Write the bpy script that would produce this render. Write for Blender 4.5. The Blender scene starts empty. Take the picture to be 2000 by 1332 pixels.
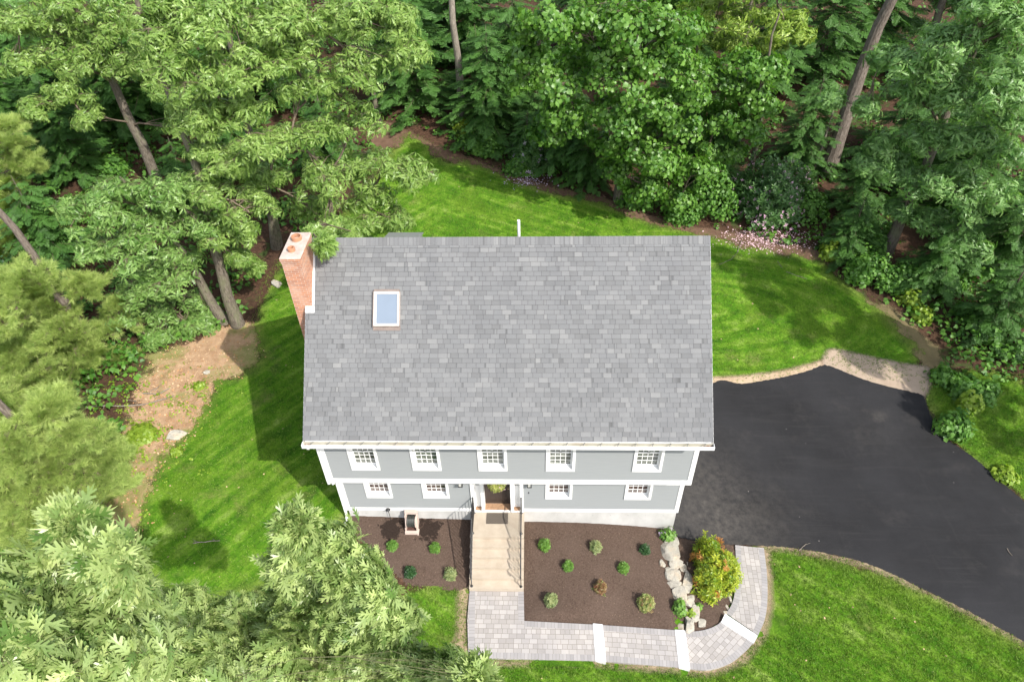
import bpy, math
import numpy as np
from math import radians as rad, sin, cos, pi

SC = bpy.context.scene
COL = SC.collection
# ------------------------------------------------------------------ camera, sky, sun, exposure
FPX = 1366.7
CAMP = np.array([.8394, -14.1888, 20.938]); PITCH, YAW, ROLL = .737, -.0444, -.0302
FWD = np.array([sin(YAW)*cos(PITCH), cos(YAW)*cos(PITCH), -sin(PITCH)])
_r = np.cross(FWD, [0, 0, 1]); _r /= np.linalg.norm(_r); _u = np.cross(_r, FWD)
RIGHT = _r*cos(ROLL)+_u*sin(ROLL); UP = -_r*sin(ROLL)+_u*cos(ROLL)
import mathutils
cam = bpy.data.cameras.new('camera'); camo = bpy.data.objects.new('camera', cam); COL.objects.link(camo)
cam.sensor_width = 36.0; cam.lens = FPX/2000*36; cam.clip_start = .1; cam.clip_end = 500
M4 = mathutils.Matrix.Identity(4)
for i in range(3):
    M4[i][0] = RIGHT[i]; M4[i][1] = UP[i]; M4[i][2] = -FWD[i]; M4[i][3] = CAMP[i]
camo.matrix_world = M4
SC.camera = camo

SUN_AZ, SUN_EL = rad(134), rad(45)          # azimuth clockwise from +Y
world = bpy.data.worlds.new('World'); SC.world = world; world.use_nodes = True
wn = world.node_tree; bg = wn.nodes['Background']
sky = wn.nodes.new('ShaderNodeTexSky'); sky.sky_type = 'NISHITA'; sky.sun_disc = False
sky.sun_elevation = SUN_EL; sky.sun_rotation = SUN_AZ; sky.air_density = 1.0; sky.dust_density = 2.0; sky.ozone_density = 1.0
hs = wn.nodes.new('ShaderNodeHueSaturation'); hs.inputs['Saturation'].default_value = .55          # thin high cloud: a paler sky
wn.links.new(sky.outputs[0], hs.inputs['Color']); wn.links.new(hs.outputs[0], bg.inputs[0]); bg.inputs[1].default_value = .15
sl = bpy.data.lights.new('sun', 'SUN'); sl.energy = 3.0; sl.angle = rad(.5); sl.color = (1, .95, .87)
slo = bpy.data.objects.new('sun', sl); COL.objects.link(slo)
sd = mathutils.Vector((sin(SUN_AZ)*cos(SUN_EL), cos(SUN_AZ)*cos(SUN_EL), sin(SUN_EL)))
slo.rotation_euler = sd.to_track_quat('Z', 'Y').to_euler(); slo.location = (30, -30, 60)
SC.view_settings.view_transform = 'Standard'; SC.view_settings.look = 'None'
SC.view_settings.exposure = 0.95; SC.view_settings.gamma = 1
SC.render.engine = 'CYCLES'
SC.cycles.max_bounces = 6; SC.cycles.diffuse_bounces = 3; SC.cycles.glossy_bounces = 2
SC.cycles.transmission_bounces = 3; SC.cycles.transparent_max_bounces = 8

# ------------------------------------------------------------------ picture <-> world helpers (used to lay things out on the ground)
def rays(p):
    p = np.asarray(p, float); return FWD+RIGHT*((p[..., :1]-1000)/FPX)-UP*((p[..., 1:2]-666)/FPX)
TP = np.array([(-5.7,0,-.47),(-1.7,0,-.64),(.45,0,-.74),(3.7,0,-.88),(5.9,0,-1.2),(.45,-.9,-.8),(3.7,-1.5,-.98),(6.2,-1.5,-1.38),(-3.5,-2,-.95),(3,-2.9,-1.17),(-1.38,-2.4,-1.255),(0.46,-2.38,-1.255),(0.49,-3.41,-1.255),(2.73,-3.5,-1.255),(2.74,-4.67,-1.255),(-1.26,-4.63,-1.255),(0.5,-4.6,-1.255),(3.04,-3.45,-1.390),(5.38,-3.59,-1.390),(5.33,-4.78,-1.390),(3.07,-4.62,-1.390),(5.71,-3.55,-1.525),(6.82,-3.32,-1.525),(5.68,-4.76,-1.525),(6.94,-4.57,-1.525),(7.6,-4.1,-1.525),(7.2,-2.86,-1.665),(8.04,-0.29,-1.665),(8.2,-3.5,-1.665),(8.69,-2.35,-1.665),(9.03,-0.41,-1.665),
(9.4,1,-1.68),(14,5,-1.7),(18,-4,-1.75),(12,-5,-1.7),(8,6,-1.5),(-5.9,7,-.2),(5.9,7,-1.2),
(-10,8,-.1),(0,10,-.5),(9,10,-1.3),(14,9,-1.5),(-6,18,.5),(0,20,.3),(10,18,-.5),(18,12,-1.2),(25,5,-1.5),(-12,0,-.6),(-14,-3,-.9),(-20,5,0),
(-15,15,.6),(-30,30,3),(0,40,3),(30,40,2),(30,15,0),(25,-8,-1.8),(0,-9,-1.4),(-20,-8,-1),(-60,70,6),(60,70,5),(0,100,8),(-60,0,2),(60,0,-1),(0,-30,-3)], float)
def _U(r2): return r2*np.log(r2+1e-9)
_n = len(TP); _A = np.zeros((_n+3, _n+3)); _D = ((TP[:, None, :2]-TP[None, :, :2])**2).sum(-1)
_A[:_n, :_n] = _U(_D)+np.eye(_n)*.02; _A[:_n, _n] = 1; _A[:_n, _n+1:] = TP[:, :2]; _A[_n:, :_n] = _A[:_n, _n:].T
_W = np.linalg.solve(_A, np.r_[TP[:, 2], 0, 0, 0])
WALKBOX = [((-1.45, .55, -4.75, -2.3), -1.255), ((.4, 2.95, -4.8, -3.35), -1.255), ((2.9, 5.5, -4.9, -3.4), -1.39), ((5.5, 7.7, -4.9, -3.2), -1.525), ((7.3, 9.05, -3.6, -.3), -1.66)]
def gz(x, y):
    x = np.asarray(x, float); y = np.asarray(y, float); s = np.stack([x, y], -1)
    z = _U(((s[..., None, :]-TP[:, :2])**2).sum(-1))@_W[:_n]+_W[_n]+x*_W[_n+1]+y*_W[_n+2]
    for (x0, x1, y0, y1), zc in WALKBOX:                       # the ground is dug out level under the walkway
        d = np.maximum(np.maximum(x0-x, x-x1), np.maximum(y0-y, y-y1)); z = np.minimum(z, zc+np.maximum(d, 0)*.8)
    return z
def onz(p, z):
    d = rays(p); return CAMP+d*((np.asarray(z)-CAMP[2])/d[..., 2])[..., None]
def G(p):                                    # where the line of sight of a picture point meets the terrain
    p = np.asarray(p, float); z = np.full(p.shape[:-1], -1.)
    for _ in range(25):
        P = onz(p, z); z = .5*z+.5*gz(P[..., 0], P[..., 1])
    P = onz(p, z); P[..., 2] = gz(P[..., 0], P[..., 1]); return P

# ------------------------------------------------------------------ mesh helpers
class MB:
    """collects faces; every face carries UVs in metres"""
    def __init__(s): s.v = []; s.f = []; s.uv = []; s.mi = []
    def poly(s, pts, uv=None, mi=0):
        i = len(s.v); s.v += [tuple(map(float, p)) for p in pts]; s.f.append(tuple(range(i, i+len(pts))))
        if uv is None:
            P = np.array(pts, float); n = np.cross(P[1]-P[0], P[2]-P[0]); a = np.argmax(abs(n))
            k = [(1, 2), (0, 2), (0, 1)][a]; uv = [(p[k[0]], p[k[1]]) for p in P]
        s.uv += [tuple(map(float, q)) for q in uv]; s.mi.append(mi)
    def hexa(s, c, mi=0):                     # 8 corners: bottom 0-3 ccw, top 4-7
        for q in ((3, 2, 1, 0), (4, 5, 6, 7), (0, 1, 5, 4), (1, 2, 6, 5), (2, 3, 7, 6), (3, 0, 4, 7)):
            s.poly([c[k] for k in q], mi=mi)
    def box(s, x0, x1, y0, y1, z0, z1, mi=0):
        s.hexa([(x0,y0,z0),(x1,y0,z0),(x1,y1,z0),(x0,y1,z0),(x0,y0,z1),(x1,y0,z1),(x1,y1,z1),(x0,y1,z1)], mi)
    def tube(s, pts, r, n=8, caps=True, mi=0, flat=None):
        pts = [np.array(p, float) for p in pts]; rr = r if hasattr(r, '__len__') else [r]*len(pts)
        rings = []; ref = None
        for i, p in enumerate(pts):
            t = pts[min(i+1, len(pts)-1)]-pts[max(i-1, 0)]; t /= np.linalg.norm(t)+1e-9
            if ref is None: ref = np.array([1., 0, 0]) if abs(t[0]) < .8 else np.array([0, 1., 0])
            a = ref-t*(ref@t); a /= np.linalg.norm(a); b = np.cross(t, a); ref = a
            rings.append([p+(a*cos(2*pi*(k+.5)/n)+b*sin(2*pi*(k+.5)/n))*rr[i] for k in range(n)])
        L = 0
        for i in range(len(rings)-1):
            d = np.linalg.norm(pts[i+1]-pts[i]); w = 2*pi*rr[i]/n
            for k in range(n):
                m = (k+1) % n
                s.poly([rings[i][k], rings[i][m], rings[i+1][m], rings[i+1][k]], [(k*w, L), ((k+1)*w, L), ((k+1)*w, L+d), (k*w, L+d)], mi)
            L += d
        if caps: s.poly(rings[0][::-1], mi=mi); s.poly(rings[-1], mi=mi)
    def lathe(s, c, prof, n=16, mi=0):
        c = np.array(c, float)
        R = [[c+np.array([r*cos(2*pi*k/n), r*sin(2*pi*k/n), z]) for k in range(n)] for r, z in prof]
        for i in range(len(R)-1):
            for k in range(n):
                m = (k+1) % n; s.poly([R[i][k], R[i][m], R[i+1][m], R[i+1][k]], mi=mi)
    def build(s, name, mats, parent=None, smooth=False, loc=None):
        me = bpy.data.meshes.new(name); me.from_pydata(s.v, [], s.f)
        uvl = me.uv_layers.new(name='UVMap'); uvl.data.foreach_set('uv', np.array(s.uv, np.float32).ravel())
        mats = mats if isinstance(mats, (list, tuple)) else [mats]
        for m in mats: me.materials.append(m)
        me.polygons.foreach_set('material_index', s.mi)
        if smooth: me.polygons.foreach_set('use_smooth', [True]*len(s.f))
        me.update(); o = bpy.data.objects.new(name, me); COL.objects.link(o)
        if parent is not None: put(o, parent)
        return o
def put(o, parent):
    o.parent = parent
    o.matrix_parent_inverse = mathutils.Matrix.Translation(-parent_loc(parent))
def parent_loc(p):
    l = mathutils.Vector(p.location); q = p
    while q.parent: 
        l = l; q = q.parent
    # children are authored in world coordinates, parents only translate
    return mathutils.Vector(p.get('_at', (0, 0, 0)))
def tag(o, label=None, cat=None, group=None, kind=None):
    if label: o['label'] = label
    if cat: o['category'] = cat
    if group: o['group'] = group
    if kind: o['kind'] = kind
    return o
def empty(name, at, label, cat, group=None):
    o = bpy.data.objects.new(name, None); COL.objects.link(o); o.location = tuple(map(float, at)); o['_at'] = tuple(map(float, at))
    o.empty_display_size = .2
    return tag(o, label, cat, group)
def bulk(name, V, F, mat, parent=None, attrs=None, smooth=False):
    """big mesh from numpy arrays; F is (n,k)"""
    V = np.asarray(V, np.float32); F = np.asarray(F, np.int32); k = F.shape[1]
    me = bpy.data.meshes.new(name); me.vertices.add(len(V)); me.vertices.foreach_set('co', V.ravel())
    me.loops.add(F.size); me.loops.foreach_set('vertex_index', F.ravel())
    me.polygons.add(len(F)); me.polygons.foreach_set('loop_start', np.arange(0, F.size, k, dtype=np.int32))
    if smooth: me.polygons.foreach_set('use_smooth', np.ones(len(F), bool))
    me.update(calc_edges=True)
    for n, a in (attrs or {}).items():
        at = me.attributes.new(n, 'FLOAT', 'POINT'); at.data.foreach_set('value', np.asarray(a, np.float32))
    me.materials.append(mat)
    o = bpy.data.objects.new(name, me); COL.objects.link(o)
    if parent is not None: put(o, parent)
    return o

# ------------------------------------------------------------------ material helpers
class NT:
    def __init__(s, name):
        s.m = bpy.data.materials.new(name); s.m.use_nodes = True; s.t = s.m.node_tree
        s.bsdf = s.t.nodes['Principled BSDF']; s.out = s.t.nodes['Material Output']
    def n(s, typ, **kw):
        x = s.t.nodes.new('ShaderNode'+typ)
        for k, v in kw.items(): setattr(x, k, v)
        return x
    def l(s, a, b): s.t.links.new(a, b)
    def val(s, x, sock):
        if isinstance(x, (int, float)): sock.default_value = x
        elif isinstance(x, tuple): sock.default_value = x if len(x) == 4 or sock.type == 'VECTOR' else (*x, 1)
        else: s.l(x, sock)
    def math(s, op, a, b=0., c=None, clamp=False):
        m = s.n('Math', operation=op, use_clamp=clamp); s.val(a, m.inputs[0]); s.val(b, m.inputs[1])
        if c is not None: s.val(c, m.inputs[2])
        return m.outputs[0]
    def mix(s, f, a, b, mode='MIX'):
        m = s.n('MixRGB', blend_type=mode); s.val(f, m.inputs[0]); s.val(a, m.inputs[1]); s.val(b, m.inputs[2]); return m.outputs[0]
    def ramp(s, f, *st, interp='LINEAR'):
        r = s.n('ValToRGB'); e = r.color_ramp; e.interpolation = interp
        while len(e.elements) < len(st): e.elements.new(.5)
        for el, (p, c) in zip(e.elements, st): el.position = p; el.color = (*c, 1) if isinstance(c, tuple) else (c, c, c, 1)
        s.l(f, r.inputs[0]); return r.outputs[0]
    def noise(s, scale, detail=4, rough=.55, vec=None, dist=0., out=0):
        x = s.n('TexNoise'); x.inputs['Scale'].default_value = scale; x.inputs['Detail'].default_value = detail
        x.inputs['Roughness'].default_value = rough; x.inputs['Distortion'].default_value = dist
        s.l(vec if vec is not None else s.pos(), x.inputs['Vector']); return x.outputs[out]
    def pos(s):
        if not hasattr(s, '_p'): s._p = s.n('NewGeometry').outputs['Position']
        return s._p
    def uv(s):
        if not hasattr(s, '_uv'): s._uv = s.n('UVMap').outputs[0]
        return s._uv
    def attr(s, name): return s.n('Attribute', attribute_name=name).outputs['Fac']
    def mapv(s, v, scale=(1, 1, 1), rot=(0, 0, 0), loc=(0, 0, 0)):
        m = s.n('Mapping'); s.l(v, m.inputs[0]); m.inputs['Scale'].default_value = scale; m.inputs['Rotation'].default_value = rot; m.inputs['Location'].default_value = loc
        return m.outputs[0]
    def bump(s, h, strength=.3, dist=.02):
        b = s.n('Bump'); b.inputs['Strength'].default_value = strength; b.inputs['Distance'].default_value = dist
        s.l(h, b.inputs['Height']); s.l(b.outputs[0], s.bsdf.inputs['Normal'])
    def set(s, col=None, rough=None, spec=None, metal=None):
        if col is not None: s.val(col, s.bsdf.inputs['Base Color'])
        if rough is not None: s.val(rough, s.bsdf.inputs['Roughness'])
        if spec is not None: s.val(spec, s.bsdf.inputs['Specular IOR Level'])
        if metal is not None: s.val(metal, s.bsdf.inputs['Metallic'])
        return s
def plain(name, col, rough=.6, nz=.12, sc=6., spec=.4, metal=0.):
    m = NT(name); f = m.noise(sc, 5, .6)
    lo = tuple(c*(1-nz) for c in col); hi = tuple(min(1, c*(1+nz)) for c in col)
    m.set(m.ramp(f, (.3, lo), (.7, hi)), rough, spec, metal); return m.m
def leafmat(name, a, b, trans=.35, rough=.45, tcol=None, spec=.5):
    m = NT(name); t = m.attr('tint'); big = m.noise(.35, 2, .5)
    f = m.math('ADD', m.math('MULTIPLY', t, .75), m.math('MULTIPLY', big, .35), clamp=True)
    c = m.ramp(f, (.15, a), (.85, b)); m.set(c, rough, spec)
    tr = m.n('BsdfTranslucent'); m.l(m.mix(1., c, tcol or (1., 1.15, .5), 'MULTIPLY'), tr.inputs[0])
    mx = m.n('MixShader'); mx.inputs[0].default_value = trans
    m.l(m.bsdf.outputs[0], mx.inputs[1]); m.l(tr.outputs[0], mx.inputs[2]); m.l(mx.outputs[0], m.out.inputs[0])
    return m.m
def barkmat(name, a, b, moss=None):
    m = NT(name); v = m.mapv(m.pos(), (1, 1, .22)); f = m.noise(22, 5, .65, v); f2 = m.noise(1.8, 3, .6)
    c = m.ramp(f, (.35, a), (.65, b))
    if moss: c = m.mix(m.ramp(f2, (.5, 0.), (.68, .7)), c, moss)
    m.set(c, .9, .2); m.bump(f, .6, .03); return m.m
def edge_alpha(m, amp=.25, scale=3., soft=.06, fine=.5):
    """ragged outline of a ground sheet: where the sheet's own edge distance plus noise drops below zero it ends"""
    e = m.attr('edge'); n1 = m.noise(scale, 4, .65); n2 = m.noise(22, 3, .7)
    s = m.math('ADD', e, m.math('MULTIPLY', m.math('SUBTRACT', n1, .5), amp*4))
    s = m.math('ADD', s, m.math('MULTIPLY', m.math('SUBTRACT', n2, .5), amp*2*fine))
    a = m.math('MULTIPLY_ADD', s, 1/(2*soft), .5, clamp=True); m.l(a, m.bsdf.inputs['Alpha']); return e

# ------------------------------------------------------------------ materials: house
WHITE = plain('white_trim', (.80, .80, .79), .5, .02)
def siding_mat():
    m = NT('grey_clapboard'); f = m.noise(3, 3, .5, m.mapv(m.pos(), (.6, .6, 14)))
    m.set(m.ramp(f, (.3, (.252, .266, .270)), (.7, (.272, .286, .290))), .55, .3); return m.m
SIDING = siding_mat()
def shingle_mat(name, wid=.2, cap=False):
    m = NT(name); sp = m.n('SeparateXYZ'); m.l(m.uv(), sp.inputs[0])
    u, v = sp.outputs[0], sp.outputs[1]; row = m.math('FLOOR', m.math('ADD', v, .001))
    cb = m.n('CombineXYZ'); m.val(m.math('MULTIPLY_ADD', row, 7.37, m.math('MULTIPLY', u, 1/wid)), cb.inputs[0])
    m.val(m.math('MULTIPLY_ADD', row, 9., .5), cb.inputs[1])
    vo = m.n('TexVoronoi', voronoi_dimensions='2D'); vo.inputs['Scale'].default_value = 1; vo.inputs['Randomness'].default_value = .9; m.l(cb.outputs[0], vo.inputs['Vector'])
    ed = m.n('TexVoronoi', voronoi_dimensions='2D', feature='DISTANCE_TO_EDGE'); ed.inputs['Scale'].default_value = 1; ed.inputs['Randomness'].default_value = .9; m.l(cb.outputs[0], ed.inputs['Vector'])
    sc = m.n('SeparateColor'); m.l(vo.outputs['Color'], sc.inputs[0])
    tone = m.ramp(sc.outputs[0], (.0, (.142, .144, .146)), (.3, (.162, .165, .168)), (.6, (.170, .173, .176)), (.85, (.186, .189, .191)), (1., (.214, .216, .215)))
    tone = m.mix(m.math('MULTIPLY', sc.outputs[1], .3), tone, (.160, .167, .174))
    gr = m.noise(160, 2, .7); tone = m.mix(.5, tone, m.ramp(gr, (.3, (.62, .62, .62)), (.7, (1.3, 1.3, 1.3))), 'MULTIPLY')
    st = m.noise(.7, 4, .6, m.mapv(m.pos(), (1.6, .5, .5))); tone = m.mix(.35, tone, m.ramp(st, (.3, (.8, .8, .82)), (.7, (1.15, 1.14, 1.12))), 'MULTIPLY')
    dk = m.ramp(ed.outputs['Distance'], (.0, .62), (.06, 1.)); tone = m.mix(1., tone, dk, 'MULTIPLY')
    m.set(tone, .88, .25); m.bump(m.math('ADD', gr, m.math('MULTIPLY', sc.outputs[2], 2.)), .35, .004); return m.m
SHINGLE = shingle_mat('asphalt_shingles', .25)
RIDGE = shingle_mat('ridge_shingles', .14)
def brick_mat():
    m = NT('red_brick'); b = m.n('TexBrick'); m.l(m.uv(), b.inputs['Vector'])
    b.inputs['Scale'].default_value = 1; b.inputs['Brick Width'].default_value = .2; b.inputs['Row Height'].default_value = .07; b.inputs['Mortar Size'].default_value = .006
    b.inputs['Color1'].default_value = (.50, .225, .125, 1); b.inputs['Color2'].default_value = (.30, .135, .09, 1); b.inputs['Mortar'].default_value = (.5, .42, .36, 1); b.inputs['Bias'].default_value = -.25
    f = m.noise(2.2, 5, .6); c = m.mix(m.ramp(f, (.45, 0.), (.7, .6)), b.outputs[0], (.55, .41, .33))
    m.set(c, .85, .2); m.bump(b.outputs['Fac'], -.5, .006); return m.m
BRICK = brick_mat()
def concrete_mat(name, a, b, stain=None, sc=1.5):
    m = NT(name); f = m.noise(sc, 6, .6, m.mapv(m.pos(), (1, 1, .5))); f2 = m.noise(60, 3, .7)
    c = m.ramp(f, (.3, a), (.7, b)); c = m.mix(.25, c, m.ramp(f2, (.3, (.75, .75, .75)), (.7, (1.2, 1.2, 1.2))), 'MULTIPLY')
    if stain: c = m.mix(m.ramp(m.noise(.9, 5, .65), (.55, 0.), (.75, .5)), c, stain)
    m.set(c, .85, .25); m.bump(f2, .2, .005); return m.m
FOUND = concrete_mat('poured_concrete', (.42, .415, .395), (.56, .55, .53), (.36, .335, .30))
STEPC = concrete_mat('tan_aggregate', (.385, .325, .252), (.465, .40, .32), (.36, .285, .21), 2.5)
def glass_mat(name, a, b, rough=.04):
    m = NT(name); f = m.noise(2.6, 4, .65, m.mapv(m.pos(), (1, 1, 2.5)), 1.); m.set(m.ramp(f, (.4, a), (.55, b), (.68, tuple(min(1, q*2.2) for q in b))), rough, .8); return m.m  # noise patches paint tree reflections and dark interior into the pane colour
GLASS_UP = glass_mat('green_glass_reflections', (.05, .06, .045), (.13, .14, .12))
GLASS_LOW = glass_mat('brown_glass_reflections', (.05, .034, .03), (.11, .08, .07))
SKYGLASS = plain('skylight_glass', (.19, .235, .295), .14, .05, 1.2, .8)
BLACK = plain('black_metal', (.02, .02, .022), .4, .2)
DOORM = plain('dark_door_paint', (.045, .033, .028), .35, .15)
WOOD = plain('oak_threshold', (.34, .205, .12), .6, .25, 14)
GUTIN = concrete_mat('gutter_inside', (.38, .36, .29), (.50, .48, .41), (.30, .18, .09), 1.2)
ALU = plain('grey_alu', (.35, .35, .34), .4, .1, metal=.5)
TERRA = plain('terracotta', (.42, .21, .12), .8, .25)
CROWN = concrete_mat('mortar_crown', (.38, .31, .265), (.54, .47, .415), (.34, .20, .14), 5)
SKYF = plain('skylight_frame', (.60, .56, .51), .5, .08)

# ------------------------------------------------------------------ house
W = 5.8; OV = .58; Z2 = 2.39; YB = 6.96; RX = 5.96
YE, ZE, YR, ZR = -1.09, 5.105, 3.19, 9.275; SL = (ZR-ZE)/(YR-YE)
def roofz(y): return ZR-abs(y-YR)*SL
house = empty('house', (0, 3.2, -.8), 'grey two storey colonial house with dark shingled gable roof', 'house')
winx = [-4.52, -2.57, -.485, 1.63, 4.33]
UPW = [(x-.455, x+.455, 3.07, 4.62) for x in winx]
LOW = [(x-.455, x+.455, .76, 2.25) for x in (winx[0], winx[1]+.015, winx[3]+.015, winx[4])]
DOORX = (-1.36, .44)

def siding(mb, tr, rng, z0, z1, holes=(), ex=.115):
    n = max(1, round((z1-z0)/ex)); h = (z1-z0)/n
    for i in range(n):
        a = z0+i*h; b = a+h; lo, hi = rng((a+b)/2); iv = [(lo, hi)]
        for (xa, xb, za, zb) in holes:
            if za < b-1e-4 and zb > a+1e-4:
                nv = []
                for p, q in iv:
                    if xb <= p or xa >= q: nv.append((p, q)); continue
                    if xa > p: nv.append((p, xa))
                    if xb < q: nv.append((xb, q))
                iv = nv
        for p, q in iv:
            mb.poly([tr(p, a, .026), tr(q, a, .026), tr(q, b, .002), tr(p, b, .002)])
            mb.poly([tr(p, a, 0), tr(q, a, 0), tr(q, a, .026), tr(p, a, .026)])
inset = .05
sh = lambda H: [(a+inset, b-inset, c+inset, d-inset) for a, b, c, d in H]
mb = MB(); siding(mb, lambda u, z, d: (u, -OV-d, z), lambda z: (-W+.12, W-.12), 2.62, 4.95, sh(UPW)); mb.build('upper_wall', SIDING, house)
mb = MB(); siding(mb, lambda u, z, d: (u, -d, z), lambda z: (-W+.12, W-.12), .17, Z2, sh(LOW)+[(DOORX[0], DOORX[1], 0, 3)]); mb.build('lower_wall', SIDING, house)
for sgn in (-1, 1):
    mb = MB()
    tr = (lambda u, z, d: (W+d, u, z)) if sgn > 0 else (lambda u, z, d: (-W-d, -u, z))
    def rr(z, s=sgn):
        y0 = 0.12 if z < Z2 else -OV+.12
        y1 = YB-.12
        if z > 4.9:
            k = (z-ZE)/SL+.12; y0 = max(y0, YE+k); y1 = min(y1, 2*YR-YE-k)
            if y1-y0 < .1: y0, y1 = YR-.05, YR+.05
        return (y0, y1) if s > 0 else (-y1, -y0)
    siding(mb, tr, rr, .17, 9.0); mb.build('gable_wall', SIDING, house)
mb = MB(); siding(mb, lambda u, z, d: (-u, YB+d, z), lambda z: (-W+.12, W-.12), .17, 4.95); mb.build('rear_wall', SIDING, house)
# trim
mb = MB()
mb.box(-W-.02, W+.02, -OV-.035, -OV+.05, Z2, Z2+.23); mb.box(-W, W, -OV+.05, 0, Z2, Z2+.02)          # skirt of the overhang and its soffit
mb.build('overhang_band', WHITE, house)
mb = MB()
for a, b in ((-W-.02, DOORX[0]-.001), (DOORX[1]+.001, W+.02)): mb.box(a, b, -.035, .05, 0, .17)
mb.box(-W-.02, -W+.05, .05, YB, 0, .17); mb.box(W-.05, W+.02, .05, YB, 0, .17); mb.box(-W-.02, W+.02, YB, YB+.03, 0, .17)
mb.build('water_table', WHITE, house)
for sx in (-1, 1):
    for y0, z0, z1 in ((-OV, Z2+.23, 4.95), (0, .17, Z2)):
        mb = MB(); xa, xb = sorted((sx*(W-.125), sx*(W+.02))); mb.box(xa, xb, y0-.03, y0+.10, z0, z1); mb.build('corner_board', WHITE, house)
    mb = MB(); xa, xb = sorted((sx*(W-.12), sx*(W+.02))); mb.box(xa, xb, YB-.1, YB+.02, .17, 4.95); mb.build('corner_board', WHITE, house)
mb = MB(); mb.lathe((-W+.05, -OV+.03, Z2-.16), [(0, 0), (.05, .03), (.055, .09), (.04, .16)], 10); mb.build('corner_pendant', WHITE, house)
mb = MB(); mb.box(-W+.02, W-.02, .03, YB-.03, -2.4, 0); fo = mb.build('foundation', FOUND, house)
for x in np.arange(-5.2, 5.5, .62):
    mb = MB(); mb.box(x, x+.025, .022, .0295, -.28, -.255); mb.build('form_tie', ALU, fo)
# roof
mb = MB()
mb.hexa([(-RX, YE, ZE-.16), (RX, YE, ZE-.16), (RX, YR, ZR-.16), (-RX, YR, ZR-.16), (-RX, YE, ZE-.012), (RX, YE, ZE-.012), (RX, YR, ZR-.012), (-RX, YR, ZR-.012)])
mb.hexa([(-RX, YR, ZR-.16), (RX, YR, ZR-.16), (RX, 2*YR-YE, ZE-.16), (-RX, 2*YR-YE, ZE-.16), (-RX, YR, ZR-.012), (RX, YR, ZR-.012), (RX, 2*YR-YE, ZE-.012), (-RX, 2*YR-YE, ZE-.012)])
NC = 42; LR = math.hypot(YR-YE, ZR-ZE); sy, sz = (YR-YE)/LR, (ZR-ZE)/LR
rgs = np.random.default_rng(5)
for side in (0, 1):
    for i in range(NC):
        a, b = i*LR/NC, (i+1)*LR/NC
        def pt(x, s, h): 
            y = YE+s*sy-h*sz; z = ZE+s*sz+h*sy
            return (x, y, z) if side == 0 else (-x, 2*YR-y, z)
        xs = np.linspace(-RX-.015, RX+.015, 61)
        jit = rgs.normal(0, .0022, 61)
        for k in range(60):
            vo = i+side*100
            mb.poly([pt(xs[k], a-.006+jit[k], .019), pt(xs[k+1], a-.006+jit[k+1], .019), pt(xs[k+1], b, .001), pt(xs[k], b, .001)], [(xs[k], vo+.02), (xs[k+1], vo+.02), (xs[k+1], vo+.95), (xs[k], vo+.95)], 1)
            mb.poly([pt(xs[k], a-.006+jit[k], -.004), pt(xs[k+1], a-.006+jit[k+1], -.004), pt(xs[k+1], a-.006+jit[k+1], .019), pt(xs[k], a-.006+jit[k], .019)], [(xs[k], vo+.02), (xs[k+1], vo+.02), (xs[k+1], vo+.05), (xs[k], vo+.05)], 1)
roof = mb.build('roof', [WHITE, SHINGLE], house)
mb = MB()
for x in np.arange(-RX-.02, RX, .145):
    x1 = min(x+.15, RX+.02); h0, h1 = .03, .02
    for s in (-1, 1):
        q = [(x, YR, ZR+h0+.012), (x1, YR, ZR+h1+.012), (x1, YR+s*.17, ZR-.17*SL+h1), (x, YR+s*.17, ZR-.17*SL+h0)]
        mb.poly(q if s > 0 else q[::-1], [(x, .3), (x1, .3), (x1, .6), (x, .6)] if s > 0 else [(x, .6), (x1, .6), (x1, .3), (x, .3)])
        mb.poly([(x, YR+s*.17, ZR-.17*SL+h0), (x1, YR+s*.17, ZR-.17*SL+h1), (x1, YR+s*.17, ZR-.17*SL), (x, YR+s*.17, ZR-.17*SL)])
mb.build('ridge_cap', RIDGE, roof)
for sx in (-1, 1):
    mb = MB(); xa, xb = sorted((sx*(RX-.03), sx*(RX+.022)))
    for y0, z0, y1, z1 in ((YE, ZE, YR, ZR), (2*YR-YE, ZE, YR, ZR)):
        mb.hexa([(xa, y0, z0-.2), (xb, y0, z0-.2), (xb, y1, z1-.2), (xa, y1, z1-.2), (xa, y0, z0-.004), (xb, y0, z0-.004), (xb, y1, z1-.004), (xa, y1, z1-.004)])
    mb.build('rake_board', WHITE, roof)
mb = MB(); mb.box(-RX, RX, YE+.02, -OV, 4.88, 4.94); mb.box(-RX, RX, YE-.012, YE+.02, 4.86, 5.02); mb.build('soffit', WHITE, house)
mb = MB(); mb.box(-RX, RX, YB, 7.45, 4.88, 4.94); mb.box(-RX, RX, 7.45, 7.485, 4.86, 5.02); mb.build('soffit', WHITE, house)
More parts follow.
